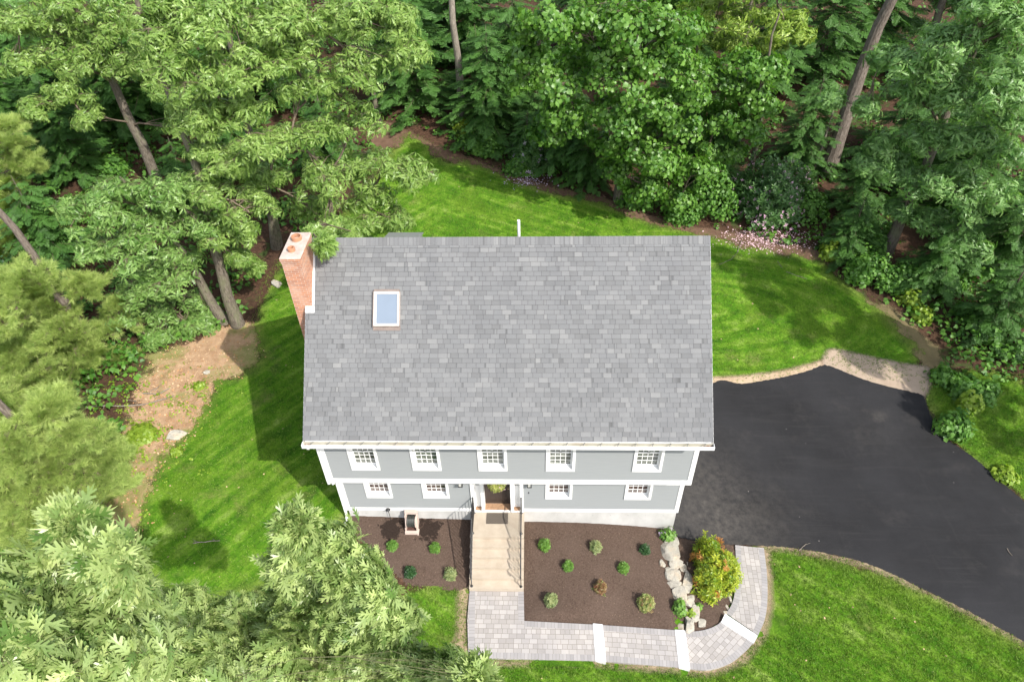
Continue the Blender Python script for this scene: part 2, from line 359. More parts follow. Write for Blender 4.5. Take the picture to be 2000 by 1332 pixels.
# gutter
mb = MB(); gx = RX+.04; gy0, gy1, gt, gb = YE-.145, YE-.014, 5.06, 4.945
mb.box(-gx, gx, gy0, gy1, gb, gb+.006, 1); mb.box(-gx, gx, gy1-.006, gy1, gb+.006, gt, 1)
mb.box(-gx, gx, gy0-.02, gy0, gb-.02, gt, 0); mb.box(-gx, -gx+.012, gy0, gy1-.006, gb+.006, gt-.002, 0); mb.box(gx-.012, gx, gy0, gy1-.006, gb+.006, gt-.002, 0)
gut = mb.build('gutter', [WHITE, GUTIN], house)
DEB = plain('rust_leaf_debris', (.28, .10, .04), .9, .3)
for x0, x1 in ((-gx+.03, -gx+.25), (gx-.3, gx-.03)):
    mb = MB(); mb.box(x0, x1, gy0+.012, gy1-.02, gb+.0062, gb+.012)
    for k in range(30):
        x = rgs.uniform(x0, x1-.04); y = rgs.uniform(gy0+.02, gy1-.03); mb.box(x, x+rgs.uniform(.01, .04), y, y+.015, gb+.010, gb+.022)
    mb.build('gutter_debris', DEB, gut)
ZINC = plain('zinc_bracket', (.16, .16, .15), .5)
for x in np.linspace(-5.72, 5.72, 24):
    mb = MB(); mb.tube([(x-.02, gy0+.002, gt-.004), (x+.01, (gy0+gy1)/2, gt+.004), (x+.05, gy1, gt-.002)], .011, 5); mb.build('gutter_bracket', ZINC, gut)
# downspout
mb = MB(); gl = float(gz(-5.86, -.5))
mb.tube([(-5.865, YE-.08, gb-.01), (-5.865, YE-.08, gb-.12), (-5.865, -OV-.02, 4.55), (-5.865, -OV-.02, Z2+.1), (-5.865, -OV-.02, Z2-.05), (-5.865, -.05, Z2-.4), (-5.865, -.05, -.22), (-5.86, -.12, -.36), (-5.90, -.72, float(gz(-5.9, -.72))+.08)], .05, 4)
ds = mb.build('downspout', WHITE, house)
mb = MB(); mb.tube([(-5.90, -.72, float(gz(-5.9, -.72))+.08), (-5.93, -.98, float(gz(-5.9, -1.))+.06)], .056, 6); mb.build('drain_sleeve', BLACK, ds)

def window(x0, x1, z0, z1, yw, glass):
    c = .085; mb = MB(); yf = yw-.045
    mb.box(x0, x0+c, yf, yw+.03, z0, z1); mb.box(x1-c, x1, yf, yw+.03, z0, z1); mb.box(x0+c, x1-c, yf, yw+.03, z1-.11, z1); mb.box(x0+c, x1-c, yf-.002, yw+.03, z0, z0+.085)
    mb.box(x0+c, x0+c+.012, yw+.03, yw+.16, z0+.085, z1-.11); mb.box(x1-c-.012, x1-c, yw+.03, yw+.16, z0+.085, z1-.11)      # jamb reveals
    mb.hexa([(x0+c+.012, yw+.03, z0+.06), (x1-c-.012, yw+.03, z0+.06), (x1-c-.012, yw+.16, z0+.085), (x0+c+.012, yw+.16, z0+.085), (x0+c+.012, yw+.03, z0+.085), (x1-c-.012, yw+.03, z0+.085), (x1-c-.012, yw+.16, z0+.11), (x0+c+.012, yw+.16, z0+.11)])
    w = mb.build('window', WHITE, house)
    a, b = x0+c+.012, x1-c-.012; zb, zt = z0+.11, z1-.11; zm = (zb+zt)/2
    for (s0, s1, y) in ((zb, zm+.02, yw+.125), (zm-.02, zt, yw+.085)):
        mb = MB(); st = .038
        mb.box(a, a+st, y, y+.035, s0, s1); mb.box(b-st, b, y, y+.035, s0, s1); mb.box(a+st, b-st, y, y+.035, s0, s0+.055); mb.box(a+st, b-st, y, y+.035, s1-.04, s1)
        for k in (1, 2, 3):
            xx = a+st+(b-a-2*st)*k/4; mb.box(xx-.009, xx+.009, y+.006, y+.03, s0+.055, s1-.04)
        for k in (1, 2):
            zz = s0+.055+(s1-s0-.095)*k/3
            for q in range(4):
                xa = a+st+(b-a-2*st)*q/4+.009*(q > 0); xb = a+st+(b-a-2*st)*(q+1)/4-.009*(q < 3); mb.box(xa, xb, y+.006, y+.03, zz-.009, zz+.009)
        mb.build('sash', WHITE, w)
        mb = MB(); mb.box(a+st-.005, b-st+.005, y+.017, y+.021, s0+.05, s1-.035); mb.build('pane', glass, w)
    mb = MB(); mb.box((a+b)/2-.04, (a+b)/2+.04, yw+.085, yw+.122, zm+.021, zm+.045); mb.build('sash_lock', ALU, w)
for q in UPW: window(*q, -OV, GLASS_UP)
for q in LOW: window(*q, 0, GLASS_LOW)
# entrance
yd = .26
for xa, xb in ((-1.36, -1.245), (-1.02, -.915), (-.005, .10), (.325, .44)):
    mb = MB(); mb.box(xa, xb, -.06, yd, .0, Z2); mb.box(xa-.008, xb+.008, -.075, -.06, .0, .16); mb.build('door_pilaster', WHITE, house)
for xa, xb in ((-1.245, -1.02), (.10, .325)):
    mb = MB(); mb.box(xa, xb, .14, .2, .06, 1.3); mb.box(xa, xa+.04, .125, .14, .06, 2.3); mb.box(xb-.04, xb, .125, .14, .06, 2.3); mb.box(xa+.04, xb-.04, .125, .14, 1.2, 1.3); mb.box(xa+.04, xb-.04, .125, .14, .06, .2)
    s = mb.build('sidelight', WHITE, house)
    mb = MB(); mb.box(xa, xb, .15, .17, 1.3, 2.3); mb.build('sidelight_glass', GLASS_UP, s)
    mb = MB(); mb.box(xa, xb, -.02, .14, .0, .05); mb.build('sidelight_sill', WOOD, s)
mb = MB(); xa, xb = -.915, -.005; mb.box(xa, xb, yd, yd+.05, .06, 2.2)
for p, q in ((xa+.13, xa+.41), (xb-.41, xb-.13)):
    for z0, z1 in ((.22, .85), (1.0, 1.7)):
        mb.box(p, q, yd-.012, yd, z0, z0+.02); mb.box(p, q, yd-.012, yd, z1-.02, z1); mb.box(p, p+.02, yd-.012, yd, z0+.02, z1-.02); mb.box(q-.02, q, yd-.012, yd, z0+.02, z1-.02)
        mb.box(p+.05, q-.05, yd-.008, yd, z0+.05, z1-.05)
door = mb.build('front_door', DOORM, house)
mb = MB(); mb.lathe((0, 0, 0), [(0, 0), (.02, 0), (.012, .02), (.03, .04), (.03, .06), (0, .07)], 12)
mb.v = [(x+xb-.07, yd-z, y+1.0) for x, y, z in mb.v]; mb.build('door_knob', plain('brass', (.6, .5, .35), .3, .1, metal=.9), door)
mb = MB(); mb.box(-.915, -.005, .0, yd, .0, .055); mb.build('threshold', WOOD, house)
mb = MB(); mb.box(-1.36, .44, -.055, -.0, -.02, .035); mb.build('door_sill', WHITE, house)
mb = MB(); mb.box(DOORX[0], DOORX[1], yd+.05, yd+.06, 0, Z2); mb.build('entry_back', WHITE, house)
for x in (-1.66, .65):
    mb = MB()
    mb.box(x-.05, x+.05, -.03, -.012, 1.72, 1.97); mb.tube([(x, -.02, 1.92), (x, -.12, 1.98), (x, -.14, 1.94)], .012, 6)
    for dx in (-.065, .065):
        for dy in (-.2, -.07): mb.tube([(x+dx*.8, dy, 1.64), (x+dx, dy, 1.88)], .007, 4)
    mb.box(x-.075, x+.075, -.21, -.06, 1.62, 1.635); mb.lathe((x, -.135, 1.88), [(.11, 0), (.09, .02), (.02, .1), (0, .11)], 8)
    w = mb.build('wall_lantern', BLACK, house)
    mb = MB(); mb.box(x-.05, x+.05, -.185, -.085, 1.636, 1.87); mb.build('lantern_glass', plain('clouded_glass', (.5, .5, .47), .1, .05), w)
mb = MB(); mb.box(.61, .64, -.03, -.012, 1.05, 1.14); mb.build('doorbell', BLACK, house)
# skylight, chimney, pipe
def roofbox(mb, x0, x1, y0, y1, h0, h1, mi=0):
    p = lambda x, y, h: (x, y-h*sz, roofz(y)+h*sy)
    mb.hexa([p(x0, y0, h0), p(x1, y0, h0), p(x1, y1, h0), p(x0, y1, h0), p(x0, y0, h1), p(x1, y0, h1), p(x1, y1, h1), p(x0, y1, h1)], mi)
mb = MB(); a, b, c, d = -3.91, -3.16, 1.31, 2.04; t = .05
roofbox(mb, a, b, c, c+t, 0, .13); roofbox(mb, a, b, d-t, d, 0, .13); roofbox(mb, a, a+t+.03, c+t, d-t, 0, .13); roofbox(mb, b-t, b, c+t, d-t, 0, .13)
sk = mb.build('skylight', SKYF, house)
mb = MB(); roofbox(mb, a+t+.03, b-t, c+t, d-t, .05, .11); mb.build('skylight_pane', SKYGLASS, sk)
mb = MB(); roofbox(mb, a-.035, a-.002, c-.02, d+.01, .01, .1); roofbox(mb, a-.03, b+.03, c-.09, c-.002, .012, .03); roofbox(mb, a, b, d+.002, d+.05, .012, .1); mb.build('skylight_flashing', plain('copper_brown', (.20, .16, .14), .6, .2), sk)
mb = MB(); roofbox(mb, b+.002, b+.02, c, d, .01, .12); mb.build('skylight_flashing', plain('copper_bright', (.36, .31, .28), .5, .2), sk)
CX0, CX1, CY0, CY1, CZ = -6.31, -5.76, 1.74, 2.98, 9.62
ch = empty('chimney', ((CX0+CX1)/2, (CY0+CY1)/2, 0), None, None); ch['_at'] = ((CX0+CX1)/2, (CY0+CY1)/2, 0)
bpy.data.objects.remove(ch)
mb = MB(); mb.box(CX0, CX1, CY0, CY1, -1.2, CZ-.2); mb.box(CX0-.012, CX1+.012, CY0-.012, CY1+.012, CZ-.2, CZ-.13); mb.box(CX0-.025, CX1+.025, CY0-.025, CY1+.025, CZ-.13, CZ-.03)
chim = mb.build('chimney', BRICK, house)
mb = MB(); mb.hexa([(CX0-.03, CY0-.03, CZ-.03), (CX1+.03, CY0-.03, CZ-.03), (CX1+.03, CY1+.03, CZ-.03), (CX0-.03, CY1+.03, CZ-.03), (CX0+.0, CY0+.0, CZ+.02), (CX1, CY0, CZ+.02), (CX1, CY1, CZ+.02), (CX0, CY1, CZ+.02)]); mb.build('chimney_crown', CROWN, chim)
for y, r in ((2.05, .105), (2.62, .15)):
    mb = MB(); mb.lathe((-6.05, y, CZ), [(r, .0), (r, .13), (r-.03, .135), (r-.035, -.1), (0, -.1)], 18); mb.build('flue_tile', TERRA, chim)
mb = MB(); roofbox(mb, -5.975, CX1+.06, CY0-.14, CY0-.001, .014, .035); roofbox(mb, CX1+.001, CX1+.055, CY0, YR-.03, .014, .06); mb.build('chimney_flashing', WHITE, chim)
mb = MB(); mb.tube([(.35, 3.75, roofz(3.75)-.05), (.35, 3.75, 9.52)], .045, 12, caps=False); mb.lathe((.35, 3.75, 9.52), [(.045, 0), (.034, .0), (.034, -.3)], 12); mb.build('vent_pipe', WHITE, house)
mb = MB(); mb.hexa([(-3.78, 3.62, 8.6), (-2.75, 3.62, 8.6), (-2.75, 4.5, 7.8), (-3.78, 4.5, 7.8), (-3.78, 3.62, 8.93), (-2.75, 3.62, 8.93), (-2.75, 4.5, 8.55), (-3.78, 4.5, 8.55)])
mb.hexa([(-3.82, 3.60, 8.931), (-2.71, 3.60, 8.931), (-2.71, 4.55, 8.551), (-3.82, 4.55, 8.551), (-3.82, 3.60, 8.965), (-2.71, 3.60, 8.965), (-2.71, 4.55, 8.585), (-3.82, 4.55, 8.585)]); mb.build('rear_skylight', ALU, house)

# ------------------------------------------------------------------ front steps
steps = empty('front_steps', (-.46, -1.2, -1.2), 'tan concrete front steps with black iron railings', 'steps')
XL, XR = -1.38, .455; Y1, Y2 = -1.02, -2.39; LZ = -.03; RZ = (LZ+1.19)/6; TD = (Y1-Y2)/5
mb = MB(); mb.box(XL, XR, Y1, .028, -1.6, LZ-.04); mb.box(XL-.0, XR+.0, Y1-.02, -.057, LZ-.04, LZ)
for k in range(1, 6):
    z = LZ-k*RZ; mb.box(XL, XR, Y1-k*TD, Y1-(k-1)*TD, -1.7, z-.04); mb.box(XL, XR, Y1-k*TD-.018, Y1-(k-1)*TD-.0005, z-.04, z)
mb.build('stair_treads', STEPC, steps)
for x in (-1.295, .365):
    mb = MB(); zt = LZ+.9
    y_end = Y2+.07; zl = LZ-5*RZ
    slope = 5*RZ/(Y1-Y2)
    top = [(x, -.07, zt), (x, Y1+.12, zt), (x, y_end+.0, zl+.82)]
    mb.tube(top, .022, 6); mb.tube([(x, -.07, LZ+.1), (x, Y1+.12, LZ+.1), (x, y_end, zl+.12)], .013, 5)
    mb.tube([top[-1], (x, y_end-.06, zl+.80), (x, y_end-.07, zl+.70), (x, y_end-.02, zl+.68)], .017, 6)
    for (y, zb, z1) in ((-.07, LZ, zt), (Y1+.12, LZ, zt), (y_end, zl, zl+.82)):
        mb.tube([(x, y, zb), (x, y, z1)], .017, 6); mb.lathe((x, y, zb), [(.05, 0), (.05, .012), (.025, .03)], 10)
    rl = mb.build('railing', BLACK, steps)
    ys = list(np.arange(-.19, Y1+.15, -.115))+list(np.arange(Y1+.0, y_end+.06, -.115))
    for y in ys:
        if y > Y1+.12: a, b = LZ+.1, zt
        else:
            t = (Y1+.12-y)/(Y1+.12-y_end); a = LZ+.1+t*(zl+.12-LZ-.1); b = zt+t*(zl+.82-zt)
        mb = MB(); mb.tube([(x, y, a), (x, y, b)], .011, 4, caps=False); mb.build('baluster', BLACK, rl)
def mat_mat():
    m = NT('rubber_mat'); b = m.n('TexBrick'); m.l(m.uv(), b.inputs['Vector']); b.inputs['Scale'].default_value = 1; b.inputs['Brick Width'].default_value = .05; b.inputs['Row Height'].default_value = .04; b.inputs['Mortar Size'].default_value = .009
    b.inputs['Color1'].default_value = (.03, .027, .025, 1); b.inputs['Color2'].default_value = (.045, .04, .036, 1); b.inputs['Mortar'].default_value = (.15, .125, .10, 1); m.set(b.outputs[0], .8, .3); return m.m
mb = MB(); mb.box(-.855, -.105, -.52, -.09, LZ+.001, LZ+.016); o = mb.build('door_mat', mat_mat()); tag(o, 'dark perforated rubber mat before the front door', 'doormat')

# ------------------------------------------------------------------ ground sheets
def sdist(P, poly):
    """signed distance (inside positive) of points to a polygon"""
    x, y = P[:, 0], P[:, 1]; q = np.roll(poly, -1, 0); best = np.full(len(P), 1e9); ins = np.zeros(len(P), bool)
    for (x0, y0), (x1, y1) in zip(poly, q):
        dx, dy = x1-x0, y1-y0; t = np.clip(((x-x0)*dx+(y-y0)*dy)/(dx*dx+dy*dy+1e-12), 0, 1)
        best = np.minimum(best, (x-x0-t*dx)**2+(y-y0-t*dy)**2)
        c = ((y0 > y) != (y1 > y)); xi = x0+(y-y0)*dx/(dy if abs(dy) > 1e-9 else 1e-9); ins ^= c & (x < xi)
    d = np.sqrt(best); return np.where(ins, d, -d)
def wpoly(px, world=()):
    """polygon of picture points laid on the terrain; tuples of three are world points (x, y, 'w')"""
    out = []
    for p in px: out.append(p[:2] if len(p) == 3 else G(np.array([p], float))[0, :2])
    return np.array(out, float)
def smooth_poly(P, n=6):
    Q = []; m = len(P)
    for i in range(m):
        a, b, c, d = P[i-1], P[i], P[(i+1) % m], P[(i+2) % m]
        for t in np.linspace(0, 1, n, endpoint=False):
            Q.append(.5*((2*b)+(-a+c)*t+(2*a-5*b+4*c-d)*t*t+(-a+3*b-3*c+d)*t**3))
    return np.array(Q)
def sheet(name, poly, mat, off, res=.25, out=.5, extra=None):
    lo, hi = poly.min(0)-out, poly.max(0)+out
    nx, ny = int((hi[0]-lo[0])/res)+2, int((hi[1]-lo[1])/res)+2
    X, Y = np.meshgrid(lo[0]+np.arange(nx)*res, lo[1]+np.arange(ny)*res, indexing='xy'); P = np.stack([X.ravel(), Y.ravel()], 1)
    d = np.concatenate([sdist(P[i:i+40000], poly) for i in range(0, len(P), 40000)])
    idx = np.arange(nx*ny).reshape(ny, nx); F = np.stack([idx[:-1, :-1], idx[:-1, 1:], idx[1:, 1:], idx[1:, :-1]], -1).reshape(-1, 4)
    F = F[(d[F] > -out).any(1)]; used = np.unique(F); mp = np.full(nx*ny, -1); mp[used] = np.arange(len(used)); F = mp[F]; P = P[used]; d = d[used]
    V = np.c_[P, gz(P[:, 0], P[:, 1])+off]
    at = {'edge': d}
    if extra: at.update(extra(P))
    o = bulk(name, V, F, mat, None, at, True); o['kind'] = 'structure'; return o

def forest_mat():
    m = NT('forest_floor'); n1 = m.noise(.35, 4, .6); n2 = m.noise(7, 6, .7); n3 = m.noise(38, 4, .75); n4 = m.noise(.9, 4, .65, dist=.5)
    c = m.ramp(n2, (.3, (.03, .018, .012)), (.5, (.07, .038, .024)), (.7, (.13, .072, .045)))
    c = m.mix(m.ramp(n3, (.52, 0.), (.7, .8)), c, (.17, .10, .064)); c = m.mix(m.ramp(n1, (.5, 0.), (.62, .5)), c, (.05, .032, .02))
    c = m.mix(m.ramp(n4, (.55, 0.), (.63, .75)), c, m.ramp(n3, (.3, (.025, .05, .012)), (.7, (.07, .13, .03))))
    m.set(c, .95, .15); m.bump(m.math('ADD', n3, n2), .8, .05); return m.m
def lawn_mat():
    m = NT('mown_lawn'); e = edge_alpha(m, .5, 1.0, .09, .6)
    st = m.attr('stripe'); w1 = m.noise(.5, 3, .5); w2 = m.noise(1.5, 5, .65); w3 = m.noise(11, 5, .75); w4 = m.noise(60, 3, .8)
    sv = m.n('CombineXYZ'); m.val(st, sv.inputs[0]); m.val(m.attr('along'), sv.inputs[1])
    sn = m.noise(1., 4, .6, m.mapv(sv.outputs[0], (2.6, .16, 1)))
    s1 = m.math('MULTIPLY_ADD', m.math('SINE', m.math('MULTIPLY_ADD', w1, 9., m.math('MULTIPLY', st, 6.0))), .055, sn)
    c = m.ramp(m.math('ADD', s1, m.math('MULTIPLY', m.math('SUBTRACT', w2, .5), .95)), (.25, (.046, .138, .009)), (.46, (.092, .228, .013)), (.62, (.165, .31, .028)), (.8, (.27, .39, .085)))
    c = m.mix(m.ramp(w1, (.5, 0.), (.7, .45)), c, (.125, .21, .018))
    c = m.mix(.75, c, m.ramp(w3, (.25, (.42, .5, .4)), (.52, (1., 1., 1.)), (.78, (1.6, 1.45, 1.5))), 'MULTIPLY')
    c = m.mix(.7, c, m.ramp(w4, (.25, (.5, .55, .5)), (.75, (1.5, 1.45, 1.4))), 'MULTIPLY')
    vs = m.n('TexVoronoi'); vs.inputs['Scale'].default_value = 4.5; m.l(m.pos(), vs.inputs['Vector']); c = m.mix(m.ramp(vs.outputs['Distance'], (.05, .75), (.075, 0.)), c, (.42, .44, .20))
    dry = m.math('MULTIPLY', m.ramp(m.noise(.8, 5, .7), (.57, 0.), (.72, .65)), m.ramp(w3, (.4, .2), (.6, 1.)))
    c = m.mix(dry, c, (.26, .20, .10))
    ed = m.ramp(e, (.0, .65), (.5, 0.)); c = m.mix(m.math('MULTIPLY', ed, w3), c, (.22, .16, .08))
    m.set(c, .9, .12); m.bump(m.math('ADD', w4, m.math('MULTIPLY', w3, 2.)), .9, .05); return m.m
def soil_mat(name, a, b, litter, amp=.3, lt=.55, green=False):
    m = NT(name); edge_alpha(m, amp, 1.2, .12, 1.); n2 = m.noise(2.5, 6, .65); n3 = m.noise(30, 4, .75); n5 = m.noise(90, 2, .8)
    c = m.ramp(n2, (.3, a), (.7, b)); c = m.mix(m.ramp(n3, (lt, 0.), (lt+.12, .8)), c, litter); c = m.mix(.5, c, m.ramp(n5, (.3, (.6, .6, .6)), (.7, (1.3, 1.3, 1.3))), 'MULTIPLY')
    if green: c = m.mix(m.math('MULTIPLY', m.ramp(m.noise(.55, 5, .7, dist=.4), (.48, 0.), (.60, .8)), m.ramp(n3, (.38, .15), (.55, 1.))), c, (.13, .20, .035))
    m.set(c, .95, .1); m.bump(n3, .7, .03); return m.m
def mulch_mat():
    m = NT('bark_mulch'); n2 = m.noise(18, 6, .75); n3 = m.noise(75, 3, .8); n1 = m.noise(1.1, 4, .6)
    c = m.ramp(n2, (.3, (.062, .042, .032)), (.7, (.165, .118, .094))); c = m.mix(.8, c, m.ramp(n3, (.3, (.5, .5, .5)), (.7, (1.45, 1.4, 1.35))), 'MULTIPLY')
    c = m.mix(m.ramp(n1, (.4, 0.), (.7, .4)), c, (.15, .108, .085)); v = m.n('TexVoronoi'); v.inputs['Scale'].default_value = 9; m.l(m.pos(), v.inputs['Vector'])
    c = m.mix(m.ramp(v.outputs['Distance'], (.06, .9), (.09, 0.)), c, (.42, .31, .2))
    wet = m.attr('wet'); c = m.mix(m.ramp(m.math('ADD', wet, m.math('MULTIPLY', m.math('SUBTRACT', m.noise(5, 4, .7), .5), 2.2)), (.45, 0.), (.6, .75)), c, (.012, .009, .008))
    m.set(c, .95, .1); m.bump(m.math('ADD', n2, n3), 1., .035); return m.m
def asphalt_mat():
    m = NT('asphalt'); n1 = m.noise(.25, 4, .6); n2 = m.noise(120, 2, .8); n3 = m.noise(1.1, 5, .6, m.mapv(m.pos(), (.35, 1.6, 1), (0, 0, -.45)), .6); n4 = m.noise(.55, 5, .7)
    c = m.ramp(n1, (.35, (.0145, .0145, .0155)), (.65, (.024, .024, .026))); c = m.mix(m.ramp(n3, (.5, 0.), (.8, .22)), c, (.045, .043, .043))
    c = m.mix(m.ramp(n4, (.56, 0.), (.72, .3)), c, (.055, .05, .047)); c = m.mix(.7, c, m.ramp(n2, (.3, (.45, .45, .45)), (.7, (1.8, 1.8, 1.8))), 'MULTIPLY')
    sc_ = m.noise(1., 4, .6, m.mapv(m.pos(), (.5, 9, 1), (0, 0, .35)), .3); c = m.mix(m.ramp(sc_, (.56, 0.), (.8, .16)), c, (.07, .066, .062)); sc2 = m.noise(1., 3, .6, m.mapv(m.pos(), (7, .4, 1), (0, 0, .9)), .3); c = m.mix(m.ramp(sc2, (.60, 0.), (.8, .07)), c, (.08, .075, .07))
    dust = m.attr('dust'); c = m.mix(m.math('MULTIPLY', dust, m.ramp(m.noise(4, 5, .7), (.35, .15), (.7, .7))), c, (.12, .108, .095))
    v = m.n('TexVoronoi'); v.inputs['Scale'].default_value = 1.3; m.l(m.pos(), v.inputs['Vector']); c = m.mix(m.ramp(v.outputs['Distance'], (.02, .9), (.03, 0.)), c, (.35, .33, .3))
    m.set(c, .9, .2); m.bump(n2, .3, .008)
    e = m.attr('edge'); s = m.math('MULTIPLY_ADD', m.math('SUBTRACT', m.noise(7, 3, .6), .5), .14, e); m.l(m.math('MULTIPLY_ADD', s, 40., .5, clamp=True), m.bsdf.inputs['Alpha']); return m.m

# ground: one sheet, fine near the house and coarse far away
def axis_pts(lo, a, b, hi, fine): 
    l = list(np.arange(a, b+1e-6, fine)); s = fine; x = a
    while x > lo: s *= 1.25; x -= s; l.insert(0, x)
    s = fine; x = b
    while x < hi: s *= 1.25; x += s; l.append(x)
    return np.array(l)
gxs, gys = axis_pts(-110, -26, 24, 110, .4), axis_pts(-60, -10, 34, 130, .4)
X, Y = np.meshgrid(gxs, gys); P = np.stack([X.ravel(), Y.ravel()], 1); idx = np.arange(P.shape[0]).reshape(X.shape)
F = np.stack([idx[:-1, :-1], idx[:-1, 1:], idx[1:, 1:], idx[1:, :-1]], -1).reshape(-1, 4)
FRONT = G(np.array([(760.,1180.),(900,1165),(1290,1190),(1480,1085),(1600,1100),(1800,1170),(1960,1260),(2100,1400),(1500,1560),(900,1560),(700,1400)]))[:, :2]
FOREST = forest_mat()
go = bulk('ground', np.c_[P, np.concatenate([gz(P[i:i+20000, 0], P[i:i+20000, 1]) for i in range(0, len(P), 20000)])-np.where(sdist(P, FRONT) > 0, .12, 0)-np.where((P[:, 0] > -1.6) & (P[:, 0] < 9.3) & (P[:, 1] > -4.6) & (P[:, 1] < .8), .1, 0)], F, FOREST, None, None, True); go['kind'] = 'structure'

def stripes(fn):
    def ex(P):
        s, a = fn(P); return {'stripe': s, 'along': a}
    return ex
LAWN = lawn_mat()
lawnA = smooth_poly(wpoly([(690,1015),(640,1075),(540,1135),(400,1175),(310,1150),(268,1060),(285,960),(330,885),(395,805),(425,740),(470,735),(515,700),(500,640),(520,575),(565,500),(650,440),(720,370),(775,290),(800,262),(835,285),(862,312),(930,322),(1000,352),(1080,378),(1180,400),(1260,432),(1340,452),(1420,472),(1500,492),(1600,510),(1650,555),(1710,600),(1755,650),(1800,705),(1740,735),(1640,712),(1612,707),(1560,726),(1480,745),(1392,752),(5., 3., 'w'),(-5., .3, 'w')]), 5)
cR = G(np.array([[1530., 610.]]))[0]
def strA(P):
    x, y = P[:, 0], P[:, 1]
    right = np.hypot((x-cR[0]+4)*.55, (y-cR[1])*1.15); ang = np.arctan2(y-cR[1], x-cR[0]+4)*5
    ls, la = (x*.75-y*.66), (x*.66+y*.75); bs, ba = (x*.35+y*.94), (x*.94-y*.35)
    s = np.where(x < -4.5, ls, np.where(x > 6, right, bs)); a = np.where(x < -4.5, la, np.where(x > 6, ang, ba)); return s, a
sheet('lawn', lawnA, LAWN, .012, .3, .7, stripes(strA))
lawnB = smooth_poly(wpoly([(740,1135),(800,1140),(918,1150),(1000,1165),(1280,1180),(1497,1070),(1600,1086),(1700,1112),(1800,1157),(1890,1202),(1960,1240),(2010,1270),(2120,1360),(2200,1500),(1500,1600),(900,1600),(600,1500),(640,1330)]), 4)
sheet('lawn', lawnB, LAWN, .012, .3, .7, stripes(lambda P: (P[:, 0]*.6+P[:, 1]*.8, P[:, 0]*.8-P[:, 1]*.6)))
lawnC = smooth_poly(wpoly([(1812,760),(1850,855),(1900,898),(1950,938),(2010,988),(2120,1090),(2250,1010),(2150,800),(2000,745),(1880,720)]), 4)
sheet('lawn', lawnC, LAWN, .012, .3, .7, stripes(lambda P: (P[:, 0]*.6-P[:, 1]*.8, P[:, 0]*.8+P[:, 1]*.6)))
SOIL = soil_mat('bare_soil', (.24, .145, .085), (.46, .32, .205), (.50, .31, .17), .55, .5, True)
soil = smooth_poly(wpoly([(520,630),(520,690),(470,735),(425,750),(410,800),(380,850),(335,890),(300,960),(275,1050),(205,1075),(150,1040),(215,930),(250,830),(275,740),(310,690),(420,650),(470,630)]), 4)
sheet('bare_soil', soil, SOIL, .007, .3, .8)
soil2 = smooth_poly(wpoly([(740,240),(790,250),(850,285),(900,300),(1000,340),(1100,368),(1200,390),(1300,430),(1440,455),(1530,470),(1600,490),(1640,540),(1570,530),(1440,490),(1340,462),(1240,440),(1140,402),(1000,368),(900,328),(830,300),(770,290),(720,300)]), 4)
sheet('bare_soil', soil2, soil_mat('brown_soil', (.10, .062, .042), (.18, .115, .08), (.22, .11, .06), .2), .0065, .3, .7)  # strip of darker brown soil between lawn and woods
soil3 = smooth_poly(wpoly([(1640,540),(1700,590),(1740,600),(1800,650),(1850,720),(1870,800),(1840,845),(1812,770),(1790,700),(1740,650)]), 4)
sheet('bare_soil', soil3, soil_mat('mossy_soil', (.16, .12, .07), (.24, .18, .10), (.10, .13, .04), .3, .5), .008, .3, .7)
SAND = soil_mat('sand', (.36, .28, .21), (.44, .345, .265), (.40, .31, .23), .05)
sand = smooth_poly(wpoly([(1612,690),(1625,682),(1660,688),(1700,697),(1740,705),(1765,710),(1800,715),(1818,725),(1808,775),(1760,775),(1700,762),(1640,740),(1608,715)]), 4)
sheet('sand', sand, SAND, .018, .2, .4)
sand2 = smooth_poly(wpoly([(1385,740),(1440,735),(1520,725),(1580,712),(1612,704),(1612,725),(1560,740),(1480,758),(1385,764)]), 4)
sheet('sand', sand2, soil_mat('sand_edge', (.40, .29, .19), (.52, .40, .28), (.40, .31, .23), .05), .016, .2, .4)
sand3 = smooth_poly(wpoly([(1490,1062),(1600,1076),(1700,1100),(1800,1147),(1900,1195),(2015,1258),(2015,1268),(1890,1200),(1800,1156),(1700,1112),(1610,1088),(1500,1072)]), 4)
sheet('sand', sand3, soil_mat('sand_verge', (.30, .23, .15), (.42, .32, .22), (.14, .16, .05), .09, .5), .015, .2, .4)
sand4 = smooth_poly(wpoly([(897,1150),(925,1150),(925,1282),(1160,1286),(1330,1300),(1395,1300),(1440,1283),(1478,1240),(1492,1190),(1490,1100),(1484,1066),(1499,1066),(1506,1110),(1507,1180),(1494,1240),(1462,1285),(1405,1314),(1330,1314),(1160,1299),(900,1292),(893,1230)]), 4)
sheet('sand', sand4, soil_mat('sandy_walk_edge', (.30, .22, .14), (.42, .32, .22), (.14, .16, .05), .06, .5), .017, .15, .3)
drive = smooth_poly(wpoly([(1385,754),(1450,750),(1530,737),(1580,724),(1610,713),(1640,723),(1700,746),(1770,764),(1803,774),(1815,805),(1835,847),(1870,872),(1905,897),(1950,937),(2010,988),(2120,1085),(2260,1250),(2300,1420),(2120,1345),(2010,1260),(1960,1231),(1890,1193),(1800,1149),(1700,1103),(1600,1078),(1497,1066),(1420,1064),(1335,1052),(1316,1040),(5.3, .6, 'w'),(5.3, 3., 'w')]), 5)
